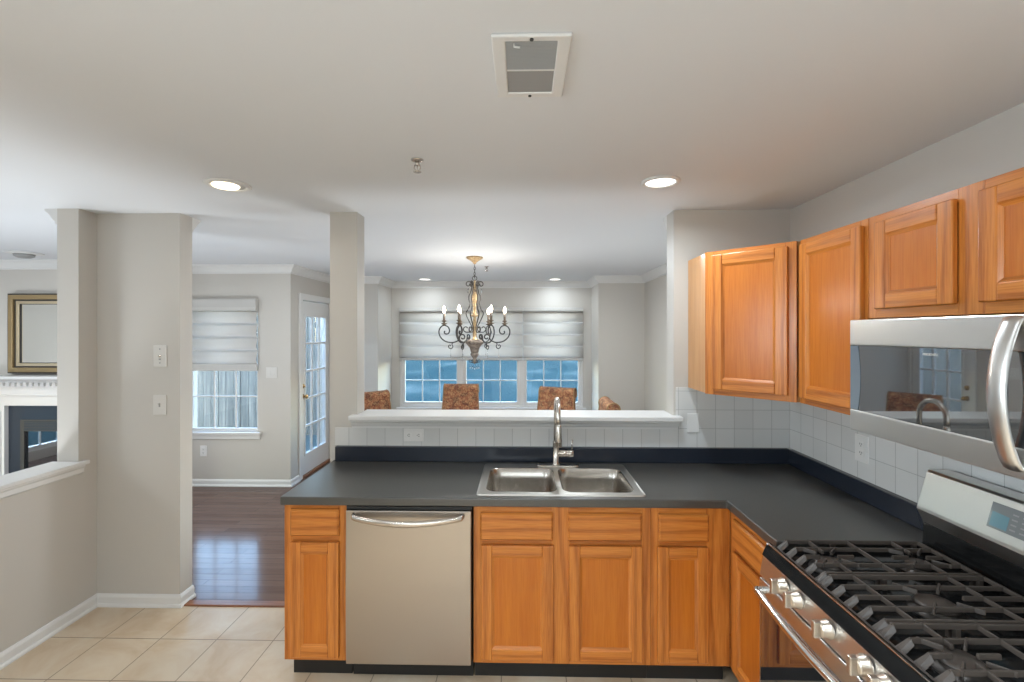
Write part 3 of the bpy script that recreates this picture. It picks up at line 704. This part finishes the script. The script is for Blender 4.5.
# curved light strip at the glass's far edge
cv = [(MY1-.0015, 1.414), (MY1-.040, 1.414)]+[(MY1-.040-.012*math.sin(PI*k/8), 1.414+.236*k/8) for k in range(1, 8)]+[(MY1-.040, 1.650), (MY1-.0015, 1.650)]
MB().prism(cv, 0, MX+.0015, MX+.004).build('glass_border', mat('grey_tinted_border', (.14, .17, .20), .08), d_)
cp = boxo('control_panel', M['blackglass'], mw, MX+.002, MX+.029, MY0, 1.195, 1.412, 1.652)
hy = 1.190
hp = [(MX+.016, hy-.012, 1.735)]+[(MX-.004-.040*math.sin(PI*k/14)**.8, hy-.012, 1.732-.370*k/14) for k in range(15)]+[(MX+.016, hy-.012, 1.358)]
MB().tube(spline(hp, 2), .0165, 16, flat=(.62, 1.45)).build('handle', M['steely'], d_)
# maker's name printed small in pale letters at the top of the glass
def strokes_text(txt, name, par, loc, rot, size, m, ext=.0004):
    cu = bpy.data.curves.new(name, 'FONT'); cu.body = txt; cu.size = size; cu.extrude = ext; cu.align_x = 'CENTER'; cu.align_y = 'CENTER'
    tmp = bpy.data.objects.new(name, cu); me = bpy.data.meshes.new_from_object(tmp); bpy.data.objects.remove(tmp)
    me.materials.clear(); me.materials.append(m); o = bpy.data.objects.new(name, me); COL.objects.link(o)
    o.parent = par; o.matrix_local = Matrix.Translation(Vector(loc)-ORG[par.name]) @ Matrix(rot).to_4x4()
    return o
FACE_W = ((0, 0, -1), (-1, 0, 0), (0, 1, 0))   # text looking towards -X
strokes_text('FRIGIDAIRE', 'lettering', d_, (MX+.0026, 1.418, 1.632), FACE_W, .0105, M['plate'])

# ------------------------------------------------------------------ gas range
RY0, RY1 = .985, 1.743; RC = 1.364
rg = thing('gas_range', 'stainless gas range with five front knobs and black cast-iron grates', 'range', (1.22, RC, 0))
boxo('body', M['black'], rg, .935, 1.595, RY0, RY1, .03, .880)
for y in (RY0+.05, RY1-.05):
    for x in (1.0, 1.54): MB().lathe([(.018, 0), (.018, .03)], (x, y, 0), 12).build('foot', M['black'], rg)
# cooktop with raised edge
tp = MB().prism([(.906, .860), (.902, .866), (.919, .906), (.926, .911), (.933, .911), (.936, .884), (1.466, .884), (1.470, .912), (1.495, .912), (1.495, .878), (.938, .878), (.936, .862)], 1, RY0, RY1).build('cooktop', M['enamel'], rg, bevel=.002)
boxo('cooktop_edge_strip', M['chrome'], tp, .916, .922, RY0+.002, RY1-.002, .9105, .9145, .001)
boxo('rear_strip', M['chrome'], tp, 1.474, 1.482, RY0+.002, RY1-.002, .911, .917, .002)
# control panel and knobs
pn = MB().prism([(.906, .862), (.893, .790), (.936, .790), (.936, .862)], 1, RY0, RY1).build('control_panel', M['steely'], rg, bevel=.002)
for y in (1.590, 1.509, 1.363, 1.216, 1.146):
    kb = MB().lathe([(.027, 0), (.027, -.006), (.0235, -.010), (.0225, -.026), (.020, -.030), (.004, -.030)], (.900, y, .830), 24, 0).build('knob', M['knobsteel'], pn)
    MB().box(.852, .874, y-.0085, y+.0085, .806, .854).build('grip_bar', M['knobsteel'], kb, bevel=.003)
# oven door
od = MB().cells([RY0+.004, RY1-.004], [.185, .735, .784], lambda i, j: True, .890, .934, 0).build('oven_door', M['steely'], rg, bevel=.004)
boxo('door_glass', M['blackglass'], od, .8865, .892, RY0+.02, RY1-.02, .20, .725, .001)
hp = [(.892, RY1-.045, .755), (.872, RY1-.045, .757)]+[(.858-.022*math.sin(PI*k/12), RY1-.05-.658*k/12, .758) for k in range(13)]+[(.872, RY0+.045, .757), (.892, RY0+.045, .755)]
MB().tube(spline(hp, 3), .0125, 12).build('oven_handle', M['chrome'], od)
boxo('warming_drawer', M['steely'], rg, .892, .934, RY0+.004, RY1-.004, .05, .180, .004)
# burners
for i, (x, y, r_) in enumerate(((1.06, RY1-.145, .046), (1.36, RY1-.145, .038), (1.21, RC, .05), (1.06, RY0+.145, .046), (1.36, RY0+.145, .038))):
    b_ = MB().lathe([(r_+.018, .912), (r_+.018, .916), (r_, .918), (r_-.004, .930), (r_-.004, .931)], (x, y, 0), 28).build('burner', M['iron'], rg)
    b_.location.z = -.028
    MB().lathe([(r_+.002, .931), (r_+.003, .935), (r_-.004, .940), (.002, .941)], (x, y, 0), 28).build('burner_cap', M['castiron'], b_)
# grates: three, each 1/3 of the width
GX0, GX1 = .945, 1.462; gw = (RY1-RY0-.030)/3
def bar(mb, a, b, w_=.0052, z=.9585, h=.013):
    ax, ay = a; bx, by = b; dx, dy = bx-ax, by-ay; l = math.hypot(dx, dy); nx, ny = -dy/l*w_, dx/l*w_
    t_ = .6
    mb.hexa([(ax+nx, ay+ny, z-h), (ax-nx, ay-ny, z-h), (bx-nx, by-ny, z-h), (bx+nx, by+ny, z-h),
             (ax+nx*t_, ay+ny*t_, z), (ax-nx*t_, ay-ny*t_, z), (bx-nx*t_, by-ny*t_, z), (bx+nx*t_, by+ny*t_, z)])
for g in range(3):
    y0 = RY0+.015+gw*g+.002; y1 = y0+gw-.004; yc = (y0+y1)/2
    gr = MB()
    # rim: side rails, back rail, sloping front rail
    bar(gr, (GX0+.03, y0+.006), (GX1, y0+.006), .006); bar(gr, (GX0+.03, y1-.006), (GX1, y1-.006), .006)
    bar(gr, (GX1-.005, y0), (GX1-.005, y1), .006)
    gr.box(GX0-.002, GX0+.006, y0+.004, y1-.004, .914, .930)
    ys = [y0+.010+(y1-y0-.020)*k/4 for k in range(5)]
    for yy in ys:   # fingers with sloping front feet
        gr.hexa([(GX0-.006, yy-.019, .914), (GX0-.006, yy+.019, .914), (GX0+.034, yy+.013, .9455), (GX0+.034, yy-.013, .9455),
                 (GX0-.002, yy-.007, .924), (GX0-.002, yy+.007, .924), (GX0+.034, yy+.0035, .9585), (GX0+.034, yy-.0035, .9585)])
    for k in (1, 3): bar(gr, (GX0+.03, ys[k]), (GX1, ys[k]), .0046)
    if g == 1:
        for x in (1.05, 1.345): bar(gr, (x, y0), (x, y1), .0046)
        bar(gr, (GX0+.03, yc), (1.135, yc), .0046); bar(gr, (1.285, yc), (GX1, yc), .0046)
        for a in (PI/4, 3*PI/4, 5*PI/4, 7*PI/4): bar(gr, (1.21+.042*math.cos(a), yc+.042*math.sin(a)), (1.21+.10*math.cos(a), yc+.10*math.sin(a)), .0046)
    else:
        bar(gr, (1.20, y0), (1.20, y1), .0046)
        for x in (1.06, 1.36):
            bar(gr, (x, y0), (x, yc-.030), .0046); bar(gr, (x, yc+.030), (x, y1), .0046)
            for s_ in (-1, 1): bar(gr, (x+s_*.030, yc), (x+s_*.085, yc), .0046)
            for a in (PI/4, 3*PI/4, 5*PI/4, 7*PI/4): bar(gr, (x+.036*math.cos(a), yc+.036*math.sin(a)), (x+.088*math.cos(a), yc+.085*math.sin(a)), .004)
    for x in (GX0+.20, GX1-.02):
        for yy in (y0+.008, y1-.008): gr.box(x-.007, x+.007, yy-.006, yy+.006, .912, .948)
    gr.build('grate', M['castiron'], rg, bevel=.0015, seg=2).location.z = -.028
# backguard
bgd = MB().prism([(1.493, .912), (1.497, .993), (1.590, .993), (1.590, .912)], 1, RY0, RY1).build('backguard_base', M['enamel'], rg, bevel=.002)
bp = MB().prism([(1.497, .993), (1.472, 1.045), (1.474, 1.056), (1.509, 1.181), (1.516, 1.189), (1.590, 1.189), (1.590, .993)], 1, RY0, RY1).build('backguard', M['steely'], rg, bevel=.003)
def slant(u, y, off):   # u = height along the slanted face 0..1
    x0, z0, x1, z1 = 1.474, 1.056, 1.509, 1.181; nx, nz = -(z1-z0), (x1-x0); l = math.hypot(nx, nz)
    return (x0+(x1-x0)*u+nx/l*off, y, z0+(z1-z0)*u+nz/l*off)
mb = MB(); mb.hexa([slant(.22, 1.235, -.002), slant(.22, 1.493, -.002), slant(.22, 1.493, .002), slant(.22, 1.235, .002), slant(.84, 1.235, -.002), slant(.84, 1.493, -.002), slant(.84, 1.493, .002), slant(.84, 1.235, .002)])
dp = mb.build('control_display', M['panel_dark'], bp)
mb = MB(); mb.hexa([slant(.27, 1.435, .0015), slant(.27, 1.486, .0015), slant(.27, 1.486, .0026), slant(.27, 1.435, .0026), slant(.60, 1.435, .0015), slant(.62, 1.486, .0015), slant(.62, 1.486, .0026), slant(.60, 1.435, .0026)])
mb.build('reflection_patch', M['teal_glare'], dp)  # reflection drawn as a teal patch on the display glass
mb = MB()
for i in range(3):
    for j in range(4):
        y = 1.42-.028*i; u = .32+.12*j
        mb.hexa([slant(u, y-.008, .0015), slant(u, y+.008, .0015), slant(u, y+.008, .0024), slant(u, y-.008, .0024), slant(u+.035, y-.008, .0015), slant(u+.035, y+.008, .0015), slant(u+.035, y+.008, .0024), slant(u+.035, y-.008, .0024)])
mb.build('buttons', M['grille'], dp)

# ------------------------------------------------------------------ plates, outlets, vent, sprinklers, ceiling lights
def plate(name, label, cat, c, w_, h, face, kind):
    """face: 'S' looks to -Y, 'W' looks to -X ; local x to the right, z up, y into the wall"""
    r = thing(name, label, cat, c, 0 if face == 'S' else -PI/2, local=True)
    pm = M['plate'] if kind in ('jack', 'toggle', 'rocker2') else M['plate_white']
    p = MB().box(-w_/2, w_/2, -.006, 0, -h/2, h/2).build('cover_plate', pm, r, bevel=.003)
    y = -.006
    if kind in ('outlet', 'outlet_h'):
        for s_ in (-1, 1):
            cx_, cz_ = (0, s_*.020) if kind == 'outlet' else (s_*.030, 0)
            k = MB().box(cx_-.016, cx_+.016, y-.002, y, cz_-.014, cz_+.014).build('socket', pm, r, bevel=.004)
            mb = MB()
            for q in (-.006, .006):
                if kind == 'outlet': mb.box(cx_+q-.0013, cx_+q+.0013, y-.0028, y-.0015, cz_-.002, cz_+.007)
                else: mb.box(cx_-.002, cx_+.007, y-.0028, y-.0015, cz_+q-.0013, cz_+q+.0013)
            if kind == 'outlet': mb.box(cx_-.002, cx_+.002, y-.0028, y-.0015, cz_-.009, cz_-.005)
            else: mb.box(cx_-.009, cx_-.005, y-.0028, y-.0015, cz_-.002, cz_+.002)
            mb.build('slots', M['dark'], k)
    elif kind == 'toggle':
        MB().box(-.005, .005, y-.001, y, -.012, .012).build('toggle_slot', M['grille'], r)
        MB().hexa([(-.004, y, -.002), (.004, y, -.002), (.004, y, .010), (-.004, y, .010), (-.0035, y-.013, .006), (.0035, y-.013, .006), (.0035, y-.013, .011), (-.0035, y-.013, .011)]).build('toggle', M['plate'], r)
    elif kind == 'jack':
        MB().lathe([(.007, 0), (.007, -.004), (.004, -.005), (.004, -.012), (.001, -.012)], (0, y, 0), 14, 1).build('jack', M['chrome'], r)
        for z in (-.043, .043): MB().lathe([(.0045, 0), (.004, -.002), (.001, -.002)], (0, y, z), 12, 1).build('screw', M['grille'], r)
        for z in (-.020,): MB().box(-.006, .006, y-.002, y, z-.004, z+.004).build('slot', M['grille'], r)
    elif kind == 'rocker2':
        for s_ in (-1, 1): MB().hexa([(s_*.023-.015, y, -.030), (s_*.023+.015, y, -.030), (s_*.023+.015, y-.006, -.030), (s_*.023-.015, y-.006, -.030), (s_*.023-.015, y, .030), (s_*.023+.015, y, .030), (s_*.023+.015, y-.001, .030), (s_*.023-.015, y-.001, .030)]).build('rocker', M['plate'], r, bevel=.001)
    return r
plate('wall_jack', 'white jack plate with metal post, upper of two plates on the short grey wall', 'wall plate', (-2.247, 2.80, 1.553), .086, .135, 'S', 'jack')
plate('light_switch', 'white single toggle switch, lower of two plates on the short grey wall', 'light switch', (-2.249, 2.80, 1.249), .084, .125, 'S', 'toggle')
plate('light_switch', 'white double rocker switch beside the living room window', 'light switch', (-2.763, YN, 1.256), .125, .122, 'S', 'rocker2')
plate('wall_outlet', 'white outlet low on the wall under the living room window', 'outlet', (-3.526, YN, .386), .076, .118, 'S', 'outlet')
plate('wall_outlet', 'white horizontal outlet in the backsplash above the dishwasher counter', 'outlet', (-.662, YW-.006, 1.072), .122, .078, 'S', 'outlet_h')
plate('blank_plate', 'white blank plate on tile at the right end of the ledge', 'wall plate', (1.032, YW-.006, 1.153), .070, .116, 'S', 'blank')
plate('wall_outlet', 'white outlet on the right wall tile below the microwave', 'outlet', (XR-.006, 2.200, 1.150), .086, .128, 'W', 'outlet')

vt = thing('air_vent', 'white square ceiling air vent with grey grille', 'vent', (.024, 1.278, CH))
MB().cells([-.077, -.042, .090, .125], [1.130, 1.152, 1.400, 1.426], lambda i, j: not (i == 1 and j == 1), CH-.010, CH, 2).build('vent_frame', M['trim'], vt, bevel=.004)
boxo('duct_back', M['dark'], vt, -.042, .090, 1.152, 1.400, CH-.0015, CH-.0005)
boxo('divider', M['trim'], vt, -.042, .090, 1.275, 1.281, CH-.010, CH-.001)
mb = MB()
for k in range(20):
    y = 1.155+.006*k
    mb.hexa([(-.042, y, CH-.003), (.090, y, CH-.003), (.090, y+.0012, CH-.003), (-.042, y+.0012, CH-.003), (-.042, y+.0042, CH-.009), (.090, y+.0042, CH-.009), (.090, y+.0054, CH-.009), (-.042, y+.0054, CH-.009)])
mb.build('louvres', M['grille'], vt)
boxo('filter_screen', M['grille'], vt, -.042, .090, 1.281, 1.400, CH-.006, CH-.002)
for y in (1.141, 1.413): MB().lathe([(.005, CH-.013), (.005, CH-.010)], (.024, y, 0), 10).build('screw', M['dark'], vt)
MB().tube([(-.02, 1.160, CH-.010), (-.02, 1.158, CH-.018), (-.005, 1.158, CH-.020)], .0025, 8).build('damper_lever', M['trim'], vt)

def sprinkler(label, x, y):
    r = thing('fire_sprinkler', label, 'sprinkler', (x, y, CH))
    MB().lathe([(.027, CH-.0005), (.026, CH-.004), (.016, CH-.008), (.010, CH-.009)], (x, y, 0), 24).build('escutcheon', M['nickel'], r)
    MB().lathe([(.010, CH-.010), (.010, CH-.024), (.006, CH-.026)], (x, y, 0), 14).build('body', M['nickel'], r)
    mb = MB()
    for s_ in (-1, 1): mb.tube([(x+s_*.010, y, CH-.022), (x+s_*.014, y, CH-.036), (x+s_*.003, y, CH-.050)], .0025, 8)
    mb.tube([(x, y, CH-.022), (x, y, CH-.050)], .002, 8); mb.build('frame_arms', M['nickel'], r)
    MB().lathe([(.016, CH-.050), (.017, CH-.053), (.004, CH-.054)], (x, y, 0), 16).build('deflector', M['nickel'], r)
sprinkler('chrome fire sprinkler on the kitchen ceiling between the two recessed lights', -.449, 1.955)
sprinkler('small fire sprinkler on the dining ceiling just right of the chandelier', -.397, 5.15)
def recessed(label, x, y, r_, power, color, lens, tilt=0, group=None):
    o = thing('recessed_light', label, 'ceiling light', (x, y, CH), group=group)
    MB().lathe([(r_, CH-.0005), (r_, CH-.005), (r_*.93, CH-.009), (r_*.80, CH-.010), (r_*.76, CH-.006), (r_*.76, CH-.0005)], (x, y, 0), 36).build('trim_ring', M['trim'], o)
    cx_ = x-(.012 if tilt else 0)
    MB().lathe([(r_*.76, CH-.004), (r_*.70, CH-.006), (r_*.40, CH-.008), (.002, CH-.009)] if not tilt else [(r_*.60, CH-.005), (r_*.55, CH-.012), (r_*.3, CH-.016), (.002, CH-.017)], (cx_, y, 0), 30).build('lens', lens, o)
    if tilt: MB().lathe([(r_*.77, CH-.003), (r_*.4, CH-.0035), (.002, CH-.0035)], (x, y, 0), 30).build('reflector', M['trim'], o)
    l = area('lamp_beam', (x, y, CH-.024), r_*1.3, power, color, disk=True, spread=170); l.parent = o; l.location = (0, 0, -.024)
    return o
recessed('recessed eyeball ceiling light with warm bulb, left of the kitchen sprinkler', -1.472, 2.262, .105, 2.2, WARM, M['lens_warm'], 1)
recessed('bright white recessed ceiling light, right of the kitchen sprinkler', .679, 2.262, .093, 9, NEUT, M['lens'])
recessed('small recessed light over the dining bay, left of the chandelier', -1.346, 6.32, .10, 4, NEUT, M['lens'])
recessed('small recessed light over the dining bay, right of the chandelier', .458, 6.36, .10, 4, NEUT, M['lens'])
o = thing('smoke_detector', 'white round detector on the living room ceiling above the mirror', 'detector', (-4.64, 4.17, CH))
MB().lathe([(.135, CH-.0005), (.135, CH-.006), (.105, CH-.012), (.075, CH-.014)], (-4.64, 4.17, 0), 36).build('mounting_ring', M['trim'], o)
MB().lathe([(.075, CH-.012), (.070, CH-.034), (.045, CH-.046), (.002, CH-.048)], (-4.64, 4.17, 0), 30).build('cover', M['grille'], o)

# ------------------------------------------------------------------ chandelier
HX, HY = -.466, 4.50
ch = thing('chandelier', 'bronze scroll chandelier with six lit candle bulbs hanging in the dining room', 'chandelier', (HX, HY, CH))
MB().lathe([(.082, CH-.0005), (.084, CH-.008), (.074, CH-.018), (.045, CH-.034), (.020, CH-.052), (.012, CH-.066), (.006, CH-.070)], (HX, HY, 0), 28).build('canopy', M['agold'], ch)
mb = MB(); z = CH-.066; k = 0
while z > 2.25:
    pts = [(math.cos(a)*.008, math.sin(a)*.017) for a in [2*PI*i/12 for i in range(12)]]
    mb.tube([(HX+(p if k % 2 else 0), HY+(0 if k % 2 else p), z-.017+q) for p, q in pts], .0025, 6, closed=True); z -= .027; k += 1
mb.build('chain', M['iron'], ch)
MB().tube([(HX+.022*math.sin(2*PI*i/20), HY, 2.232+.022*math.cos(2*PI*i/20)) for i in range(20)], .0035, 8, closed=True).build('hanging_ring', M['iron'], ch)
MB().lathe([(.004, 2.215), (.010, 2.20), (.006, 2.17), (.016, 2.155), (.022, 2.145), (.016, 2.13), (.020, 2.10), (.026, 2.05), (.020, 1.99), (.012, 1.975), (.022, 1.965), (.014, 1.95), (.017, 1.90), (.024, 1.875), (.034, 1.868), (.034, 1.858), (.014, 1.85), (.017, 1.78), (.024, 1.73), (.014, 1.715), (.020, 1.68), (.018, 1.64), (.036, 1.63), (.036, 1.615), (.02, 1.61)], (HX, HY, 0), 18).build('centre_column', M['agold'], ch)
def rad(a, r, z): return (HX+r*math.cos(a), HY+r*math.sin(a), z)
def spiral(c, r0, r1, a0, a1, n=16): return [(c[0]+(r0+(r1-r0)*i/n)*math.cos(a0+(a1-a0)*i/n), c[1]+(r0+(r1-r0)*i/n)*math.sin(a0+(a1-a0)*i/n)) for i in range(n+1)]
ROT = math.radians(7)
# six cage bars: top scroll, waist, lower scroll
for i in range(6):
    a = ROT+PI/3*i
    top = spiral((.060, 2.172), .008, .034, -PI*1.2, PI*1.0, 18)
    body = [(.028, 2.15), (.030, 2.135), (.042, 2.085), (.055, 2.06), (.056, 2.02), (.045, 1.985), (.062, 1.93), (.085, 1.89), (.070, 1.84), (.040, 1.78), (.026, 1.745), (.040, 1.70)]
    low = spiral((.082, 1.735), .040, .012, -PI*.85, PI*.9, 16)
    P = spline([rad(a, r, z) for r, z in [top[-1]]+body[1:]], 5)
    cb_ = MB().tube([rad(a, r, z) for r, z in top[:-1]]+P+[rad(a, r, z) for r, z in low[2:]], .0055, 7).build('cage_bar', M['iron'], ch)
for i in range(6):
    a = ROT+PI/3*i
    prof = spiral((.118, 1.652), .012, .030, PI*1.9, PI*.1, 12)
    pts = prof+[(.155, 1.625), (.195, 1.604), (.232, 1.600), (.285, 1.612), (.330, 1.650), (.348, 1.70), (.335, 1.745), (.300, 1.768), (.262, 1.755), (.245, 1.72), (.255, 1.69), (.280, 1.683), (.296, 1.697), (.290, 1.715)]
    P = spline([rad(a, r, z) for r, z in pts], 4)
    ar = MB().tube(P, .0065, 7).build('arm', M['iron'], ch)
    hk = spline([rad(a, r, z) for r, z in [(.205, 1.602), (.222, 1.585), (.212, 1.560), (.228, 1.540), (.250, 1.548), (.254, 1.568), (.240, 1.576), (.232, 1.566)]], 4)
    MB().tube(hk, .0048, 6).build('hook', M['iron'], ar)
    c_ = rad(a, .297, 0)
    MB().lathe([(.006, 1.766), (.012, 1.775), (.030, 1.783), (.032, 1.787), (.012, 1.792), (.010, 1.80), (.024, 1.808), (.025, 1.813), (.011, 1.818)], (c_[0], c_[1], 0), 16).build('candle_cup', M['cup'], ar)
    MB().lathe([(.0115, 1.816), (.0125, 1.85), (.0115, 1.885), (.006, 1.889)], (c_[0], c_[1], 0), 14).build('candle_sleeve', M['bowl'], ar)
    MB().lathe([(.006, 1.888), (.013, 1.900), (.016, 1.915), (.013, 1.932), (.006, 1.948), (.001, 1.955)], (c_[0], c_[1], 0), 14).build('bulb', M['bulb'], ar)
    cr = MB(); p = rad(a, .236, 0); cr.tube([(p[0], p[1], 1.542), (p[0], p[1], 1.475)], .0008, 5); cr.lathe([(.0005, 1.478), (.006, 1.466), (.004, 1.455), (.0005, 1.450)], (p[0], p[1], 0), 8, smooth=False)
    cr.build('crystal_drop', M['crystal'], ar)
    a2 = a+PI/6; cr = MB(); p = rad(a2, .075, 0); cr.lathe([(.0005, 2.125), (.009, 2.110), (.009, 2.100), (.0005, 2.088)], (p[0], p[1], 0), 8, smooth=False); cr.tube([(p[0], p[1], 2.125), rad(a2, .035, 2.15)], .0008, 5)
    cr.build('crystal_drop', M['crystal'], ch)
    lp = bpy.data.lights.new('candle_lamp', 'POINT'); lp.energy = 2.0; lp.color = (1, .95, .87); lp.shadow_soft_size = .02
    lo = bpy.data.objects.new('candle_lamp', lp); COL.objects.link(lo); lo.location = (c_[0], c_[1], 1.985)
MB().lathe([(.060, 1.628), (.098, 1.606), (.096, 1.600), (.070, 1.575), (.048, 1.545), (.040, 1.515), (.036, 1.500)], (HX, HY, 0), 24).build('bowl', M['bowl'], ch)
fn = MB().lathe([(.030, 1.502), (.042, 1.490), (.042, 1.478), (.030, 1.462), (.016, 1.440), (.022, 1.428), (.016, 1.415), (.020, 1.405), (.008, 1.392), (.002, 1.386)], (HX, HY, 0), 20).build('finial', M['bowl'], ch)
for i in range(6):
    a = ROT+PI/3*i
    MB().tube([rad(a, r, z) for r, z in [(.012, 1.40), (.030, 1.402)]+spiral((.042, 1.420), .016, .008, -PI*.6, PI*1.0, 10)], .0035, 6).build('finial_scroll', M['iron'], fn)
for a, r_, z in [(ROT+PI/3*i, .043, 1.355) for i in range(6)]+[(0, 0, 1.345)]:
    p = rad(a, r_, 0); cr = MB(); cr.lathe([(.0005, z+.012), (.007, z), (.005, z-.010), (.0005, z-.016)], (p[0], p[1], 0), 8, smooth=False); cr.tube([(p[0], p[1], z+.01), (p[0], p[1], 1.395)], .0008, 5)
    cr.build('crystal_drop', M['crystal'], fn)

# ------------------------------------------------------------------ dining chairs (front looks to -y, local)
def make_chair(label):
    r = thing('dining_chair', label, 'chair', (0, 0, 0), local=True, group='upholstered dining chairs')
    st = MB().box(-.245, .245, -.26, .20, .36, .50).build('seat', M['fabric'], r, bevel=.03, seg=3)
    # back: slab leaning slightly backwards, rolled over at the top
    front = [(.175, .40), (.180, .55), (.195, .70), (.215, .85), (.232, .955)]
    cx_, cz_, R = .285, 1.000, .060
    roll = [(cx_+R*math.cos(t), cz_+R*math.sin(t)) for t in [PI*1.12-PI*1.45*k/12 for k in range(13)]]
    rear = [(.310, .955), (.285, .90), (.272, .80), (.262, .60), (.255, .40)]
    prof = front+roll+rear
    n = len(prof)
    def ww(z): return .240-.030*max(0, (z-.45)/.6)
    mb = MB(); A = [mb.bm.verts.new((-ww(z), y, z)) for y, z in prof]; B = [mb.bm.verts.new((ww(z), y, z)) for y, z in prof]
    mb._f(A); mb._f(B[::-1])
    for i in range(n): mb._f([A[i], B[i], B[(i+1) % n], A[(i+1) % n]], True)
    bk = mb.build('backrest', M['fabric'], r, bevel=.008, seg=2)
    for s_ in (-1, 1):
        MB().tube([(s_*ww(z), y, z) for y, z in front+roll], .0055, 7).build('piping', M['piping'], bk)
    for x, y in ((-.21, -.225), (.21, -.225), (-.21, .19), (.21, .19)):
        dy = .03 if y > 0 else 0
        MB().hexa([(x-.015, y-.015+dy, 0), (x+.015, y-.015+dy, 0), (x+.015, y+.015+dy, 0), (x-.015, y+.015+dy, 0), (x-.024, y-.024, .37), (x+.024, y-.024, .37), (x+.024, y+.024, .37), (x-.024, y+.024, .37)]).build('leg', M['chairleg'], r, bevel=.003)
    return r
chair0 = make_chair('rust paisley dining chair facing forward before the middle of the bay window, below the chandelier')
chair0.location = (-.755, 5.40, 0)
for x, y, rz, lab in ((.30, 5.10, -.42, 'rust paisley dining chair turned at an angle, behind the kitchen faucet'),
                      (-1.43, 4.72, .85, 'rust paisley dining chair partly hidden by the post at the left end of the ledge'),
                      (.54, 4.36, -1.56, 'rust paisley dining chair seen side-on at the right end of the ledge')):
    c = copy_tree(chair0); c.location = (x, y, 0); c.rotation_euler = (0, 0, rz); c['label'] = lab

# ------------------------------------------------------------------ fireplace and mirror
FC = -4.67; FY = 4.62
fp = thing('fireplace', 'white mantel fireplace with dark slate surround in the living room', 'fireplace', (FC, FY, 0))
MB().box(FC-.80, FC+.80, FY-.20, FY-.0005, 1.235, 1.262).build('mantel_shelf', M['trim'], fp, bevel=.004)
MB().prism([(FY-.0005, 1.235), (FY-.17, 1.235), (FY-.165, 1.222), (FY-.14, 1.212), (FY-.13, 1.195), (FY-.0005, 1.195)], 0, FC-.77, FC+.77).build('mantel_moulding', M['trim'], fp)
mb = MB()
for k in range(26): x = FC-.75+.06*k; mb.box(x-.017, x+.017, FY-.125, FY-.10, 1.160, 1.195)
mb.box(FC-.76, FC+.76, FY-.10, FY-.0005, 1.150, 1.195); mb.build('dentil_moulding', M['trim'], fp)
MB().box(FC-.75, FC+.75, FY-.085, FY-.0005, .955, 1.150).build('frieze', M['trim'], fp, bevel=.003)
MB().box(FC-.72, FC+.72, FY-.095, FY-.084, 1.055, 1.070).build('frieze_strip', M['trim'], fp, bevel=.003)
for s_ in (-1, 1):
    xa, xb = sorted((FC+s_*.75, FC+s_*.585))
    p = MB().box(xa, xb, FY-.085, FY-.0005, 0, .955).build('pilaster', M['trim'], fp, bevel=.003)
    boxo('pilaster_panel', M['trim'], p, xa+.03, xb-.03, FY-.095, FY-.084, .16, .90, .003)
    boxo('plinth', M['trim'], p, xa-.012, xb+.012, FY-.10, FY-.084, 0, .12, .003)
MB().cells([FC-.585, FC-.452, FC+.452, FC+.585], [0, .10, .805, .955], lambda i, j: not (i == 1 and j == 1), FY-.045, FY-.0005, 1).build('slate_surround', M['slate'], fp)
fb = MB().cells([FC-.452, FC-.41, FC+.41, FC+.452], [.10, .14, .69, .805], lambda i, j: not (i == 1 and j == 1), FY-.055, FY-.01, 1).build('firebox_frame', M['black'], fp)
mb = MB()
for k in range(6): mb.box(FC-.405, FC+.405, FY-.062, FY-.054, .702+.016*k, .711+.016*k)
mb.build('louvre', M['slate'], fb)
boxo('firebox_glass', M['blackglass'], fb, FC-.41, FC+.41, FY-.035, FY-.03, .14, .69)
mr = thing('wall_mirror', 'gold-framed mirror hanging above the mantel', 'mirror', (FC, FY, 1.279))
mx0, mx1, mz0, mz1 = FC-.588, FC+.588, 1.279, 2.096
L = [(0, .052, M['frame_dark']), (.014, .064, M['frame_gold']), (.060, .040, M['frame_dark']), (.075, .044, M['frame_pale']), (.104, .030, M['frame_dark'])]
for i, (w_, d_, m_) in enumerate(L):
    nx = L[i+1][0] if i+1 < len(L) else .110
    o_ = MB().cells([mx0+w_, mx0+nx, mx1-nx, mx1-w_], [mz0+w_, mz0+nx, mz1-nx, mz1-w_], lambda i, j: not (i == 1 and j == 1), FY-d_, FY-.001, 1).build(['frame_edge', 'frame_band', 'frame_groove', 'frame_slip', 'frame_liner'][i], m_, mr, bevel=.005 if i in (1, 3) else 0)
boxo('mirror_glass', M['mirror'], mr, mx0+.108, mx1-.108, FY-.022, FY-.016, mz0+.108, mz1-.108)
